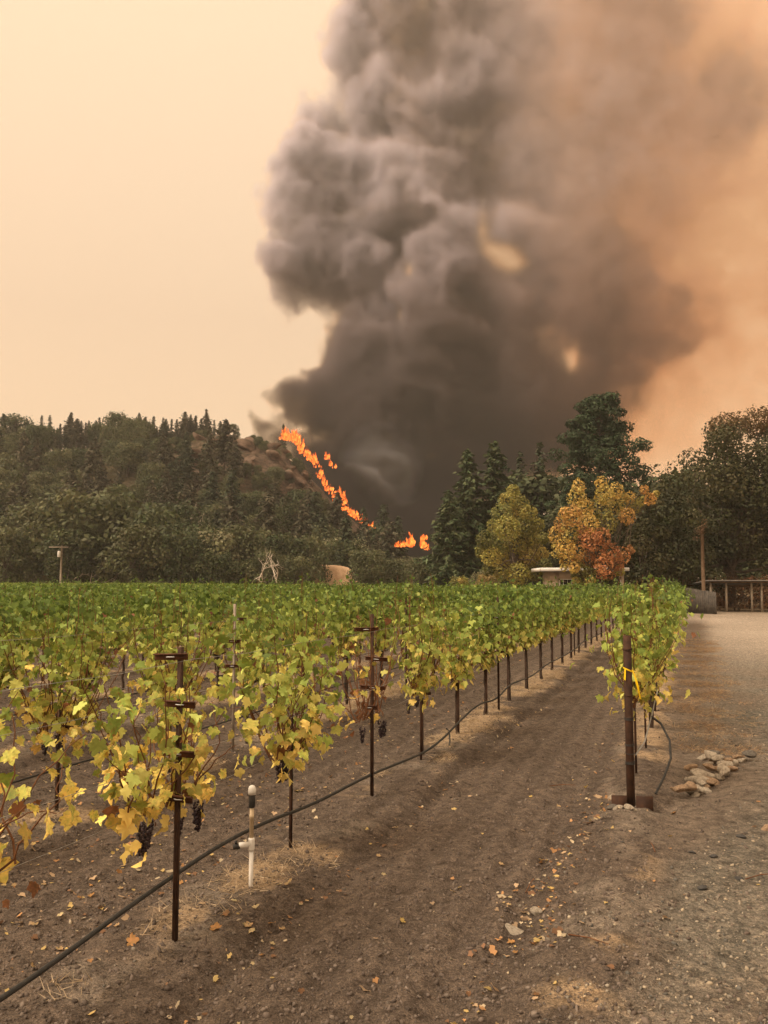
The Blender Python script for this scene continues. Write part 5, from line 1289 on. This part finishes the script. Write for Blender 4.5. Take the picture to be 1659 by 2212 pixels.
def litter():
    rng = np.random.default_rng(13)
    kinds = [('yellow', (.55, .40, .16)), ('orange', (.46, .25, .11)), ('tan', (.48, .34, .21)), ('brown', (.24, .13, .07)), ('pale', (.55, .45, .30))]
    dl = []
    for i in range(4):
        V, F, e_ = LEAFS[i]; V = V.copy(); V[:, 2] = .22 * (V[:, 0] ** 2) * rng.uniform(.5, 1.8) + .18 * (V[:, 1] - .4) ** 2 * rng.uniform(.4, 1.5) + rng.normal(0, .05, len(V)); V[:, 1] -= .4
        dl.append(mesh('fallen_leaf', V, F, extra={'edge': e_ * .5}))
    def where(i):
        while True:
            r = 4.2 * (19 / 4.2) ** rng.random(); a = math.radians(rng.uniform(-27, 26)); x, y = r * math.sin(a), r * math.cos(a)
            n, t, nd, k, field, road, under, straw, pale = zones(x, y)
            w = .035 + .75 * math.exp(-((abs(nd) - .58) / .13) ** 2) if n < ROW0 + .4 else .05
            if n < ROW0 + ROWD - .5: w = .6
            if rng.random() < w: return x, y
    special = [(-3.0, 5.1), (-2.85, 5.25), (-2.75, 5.0), (-2.95, 4.9), (-2.8, 5.05), (-2.7, 5.2), (-3.05, 5.3), (-2.9, 5.7), (-2.85, 5.75), (-2.6, 5.15), (-3.3, 4.5)]
    for i in range(290):
        x, y = rn(*special[i]) if i < len(special) else where(i)
        z = float(ground_h(x, y)); q, c = kinds[int(rng.choice(5, p=[.10, .18, .36, .16, .20]))]
        o = obj('fallen_leaf', dl[int(rng.integers(4))], M['leaf_obj'], None, (x, y, z + .012), (rng.normal(0, .25), rng.normal(0, .25), rng.uniform(0, 6.28)))
        s = (rng.uniform(.018, .042) if i >= len(special) else rng.uniform(.04, .065)) * (.75 if q == 'pale' else 1); o.scale = (s, s, s * rng.uniform(.7, 1.4)); o.color = (*(np.array(c) * rng.uniform(.75, 1.2)), 1)
        tag(o, 'dry %s vine leaf lying on the brown soil' % q, 'fallen leaf', 'fallen leaves on the soil')
    # further specks of leaf
    N = 5200; r = 4 * (36 / 4) ** rng.random(N); a = np.radians(rng.uniform(-29, 27, N)); x, y = r * np.sin(a), r * np.cos(a)
    n, t, nd, k, field, road, under, straw, pale = zones(x, y)
    w = np.where(n < ROW0 + ROWD - .4, .9, np.where(n < ROW0 + .4, .08 + .92 * np.exp(-((np.abs(nd) - .58) / .12) ** 2), .10)); kp = rng.random(N) < w
    dt_ = rng.uniform(5.2, 9.2, 170); dn_ = -.93 + .10 * np.sin(dt_ * 1.7) + rng.normal(0, .09, 170); dx_, dy_ = rn(dn_, dt_)      # drift in the furrow below the bank
    x, y = np.r_[x[kp], dx_], np.r_[y[kp], dy_]; n_ = len(x); z = ground_h(x, y) + .012
    c = np.array([k_[1] for k_ in kinds])[rng.integers(5, size=n_)] * rng.uniform(.7, 1.2, (n_, 1))
    V, P, C = scatter(SL - np.array([0, .4, 0]), SL_P, np.c_[x, y, z], frames(norm(rng.normal(0, .35, (n_, 3)) + np.array([0, 0, 1.])), rng.normal(0, 1, (n_, 3))) * (rng.gamma(2.5, .0065, n_) + .006)[:, None, None], c)
    tag(obj('leaf_litter', mesh('leaf_litter', V, P, col=C), M['leaf']), 'specks of dry leaf litter strewn over the soil', 'leaf litter', None, 'stuff')
    # straw and dry grass
    def tufts(name, spots, label, cols, hgt=.09, per=46):
        Vs, k = [], 0; P = []; Cs = []
        for (x, y, R, s) in spots:
            m = int(per * s); a = rng.uniform(0, 6.28, m); rr = R * np.sqrt(rng.random(m)); bx, by = x + rr * np.cos(a), y + rr * np.sin(a); bz = ground_h(bx, by)
            d = norm(np.c_[rng.normal(0, 1, m), rng.normal(0, 1, m), rng.uniform(.05, .8, m)]); L = hgt * rng.uniform(.5, 1.5, m)
            sd = norm(np.cross(d, rng.normal(0, 1, (m, 3)))) * .0028
            b0 = np.c_[bx, by, bz + .004]; tip = b0 + d * L[:, None]
            Vs.append(np.stack([b0 - sd, b0 + sd, tip], 1).reshape(-1, 3)); P.append(np.arange(m * 3).reshape(-1, 3) + k); k += m * 3
            Cs.append(np.repeat(np.array(cols)[rng.integers(len(cols), size=m)] * rng.uniform(.8, 1.2, (m, 1)), 3, axis=0))
        tag(obj(name, mesh(name, np.concatenate(Vs), np.concatenate(P), col=np.concatenate(Cs)), M['leaf']), label, 'dry grass', None, 'stuff')
    sp = []
    for i in range(1500):
        k_ = int(rng.integers(1, 5)); t_ = rng.uniform(3, 40); n_ = ROW0 + ROWD * k_ + rng.normal(0, .22); x, y = rn(n_, t_)
        if y > 2 and float(zones(np.array(x), np.array(y))[7]) > .25: sp.append((x, y, .18, 1.0))
    for n_, t_ in ((-3.05, 5.75), (-3.15, 5.5), (-3.0, 5.95), (-3.1, 6.15), (-3.2, 4.95), (-3.05, 5.2), (-3.3, 4.75), (-3.3, 3.9)): sp.append((*rn(n_, t_), .15, .9))
    tufts('straw', sp, 'pale dry straw lying along the vine strips', [(.44, .33, .21), (.34, .26, .17), (.52, .41, .28)])
    sp = [(*rn(ROW0 + rng.uniform(.35, 1.5), t_), .22, 1.0) for t_ in rng.uniform(12, 36, 170)]
    tufts('dry_grass', sp, 'orange brown dry grass beside the row behind the end post', [(.40, .27, .15), (.50, .37, .22), (.34, .20, .11)], .10)
    # a few twigs
    for n_, t_, L, a in ((.35, 6.9, .30, .4), (-1.2, 6.4, .32, 1.2), (-.75, 5.4, .26, -.6), (-2.3, 6.0, .2, .2), (-1.5, 9.5, .3, .1), (-.3, 7.2, .24, 1.4)):
        x, y = rn(n_, t_); z = float(ground_h(x, y)) + .012
        tag(MB().tube([(x, y, z), (x + L * .5 * math.cos(a), y + L * .5 * math.sin(a), z + .012), (x + L * math.cos(a), y + L * math.sin(a), z + .002)], [.005, .004, .0025], 5).build('twig', M['cane']), 'thin dry twig lying on bare ground', 'twig', 'twigs on the ground')
litter()
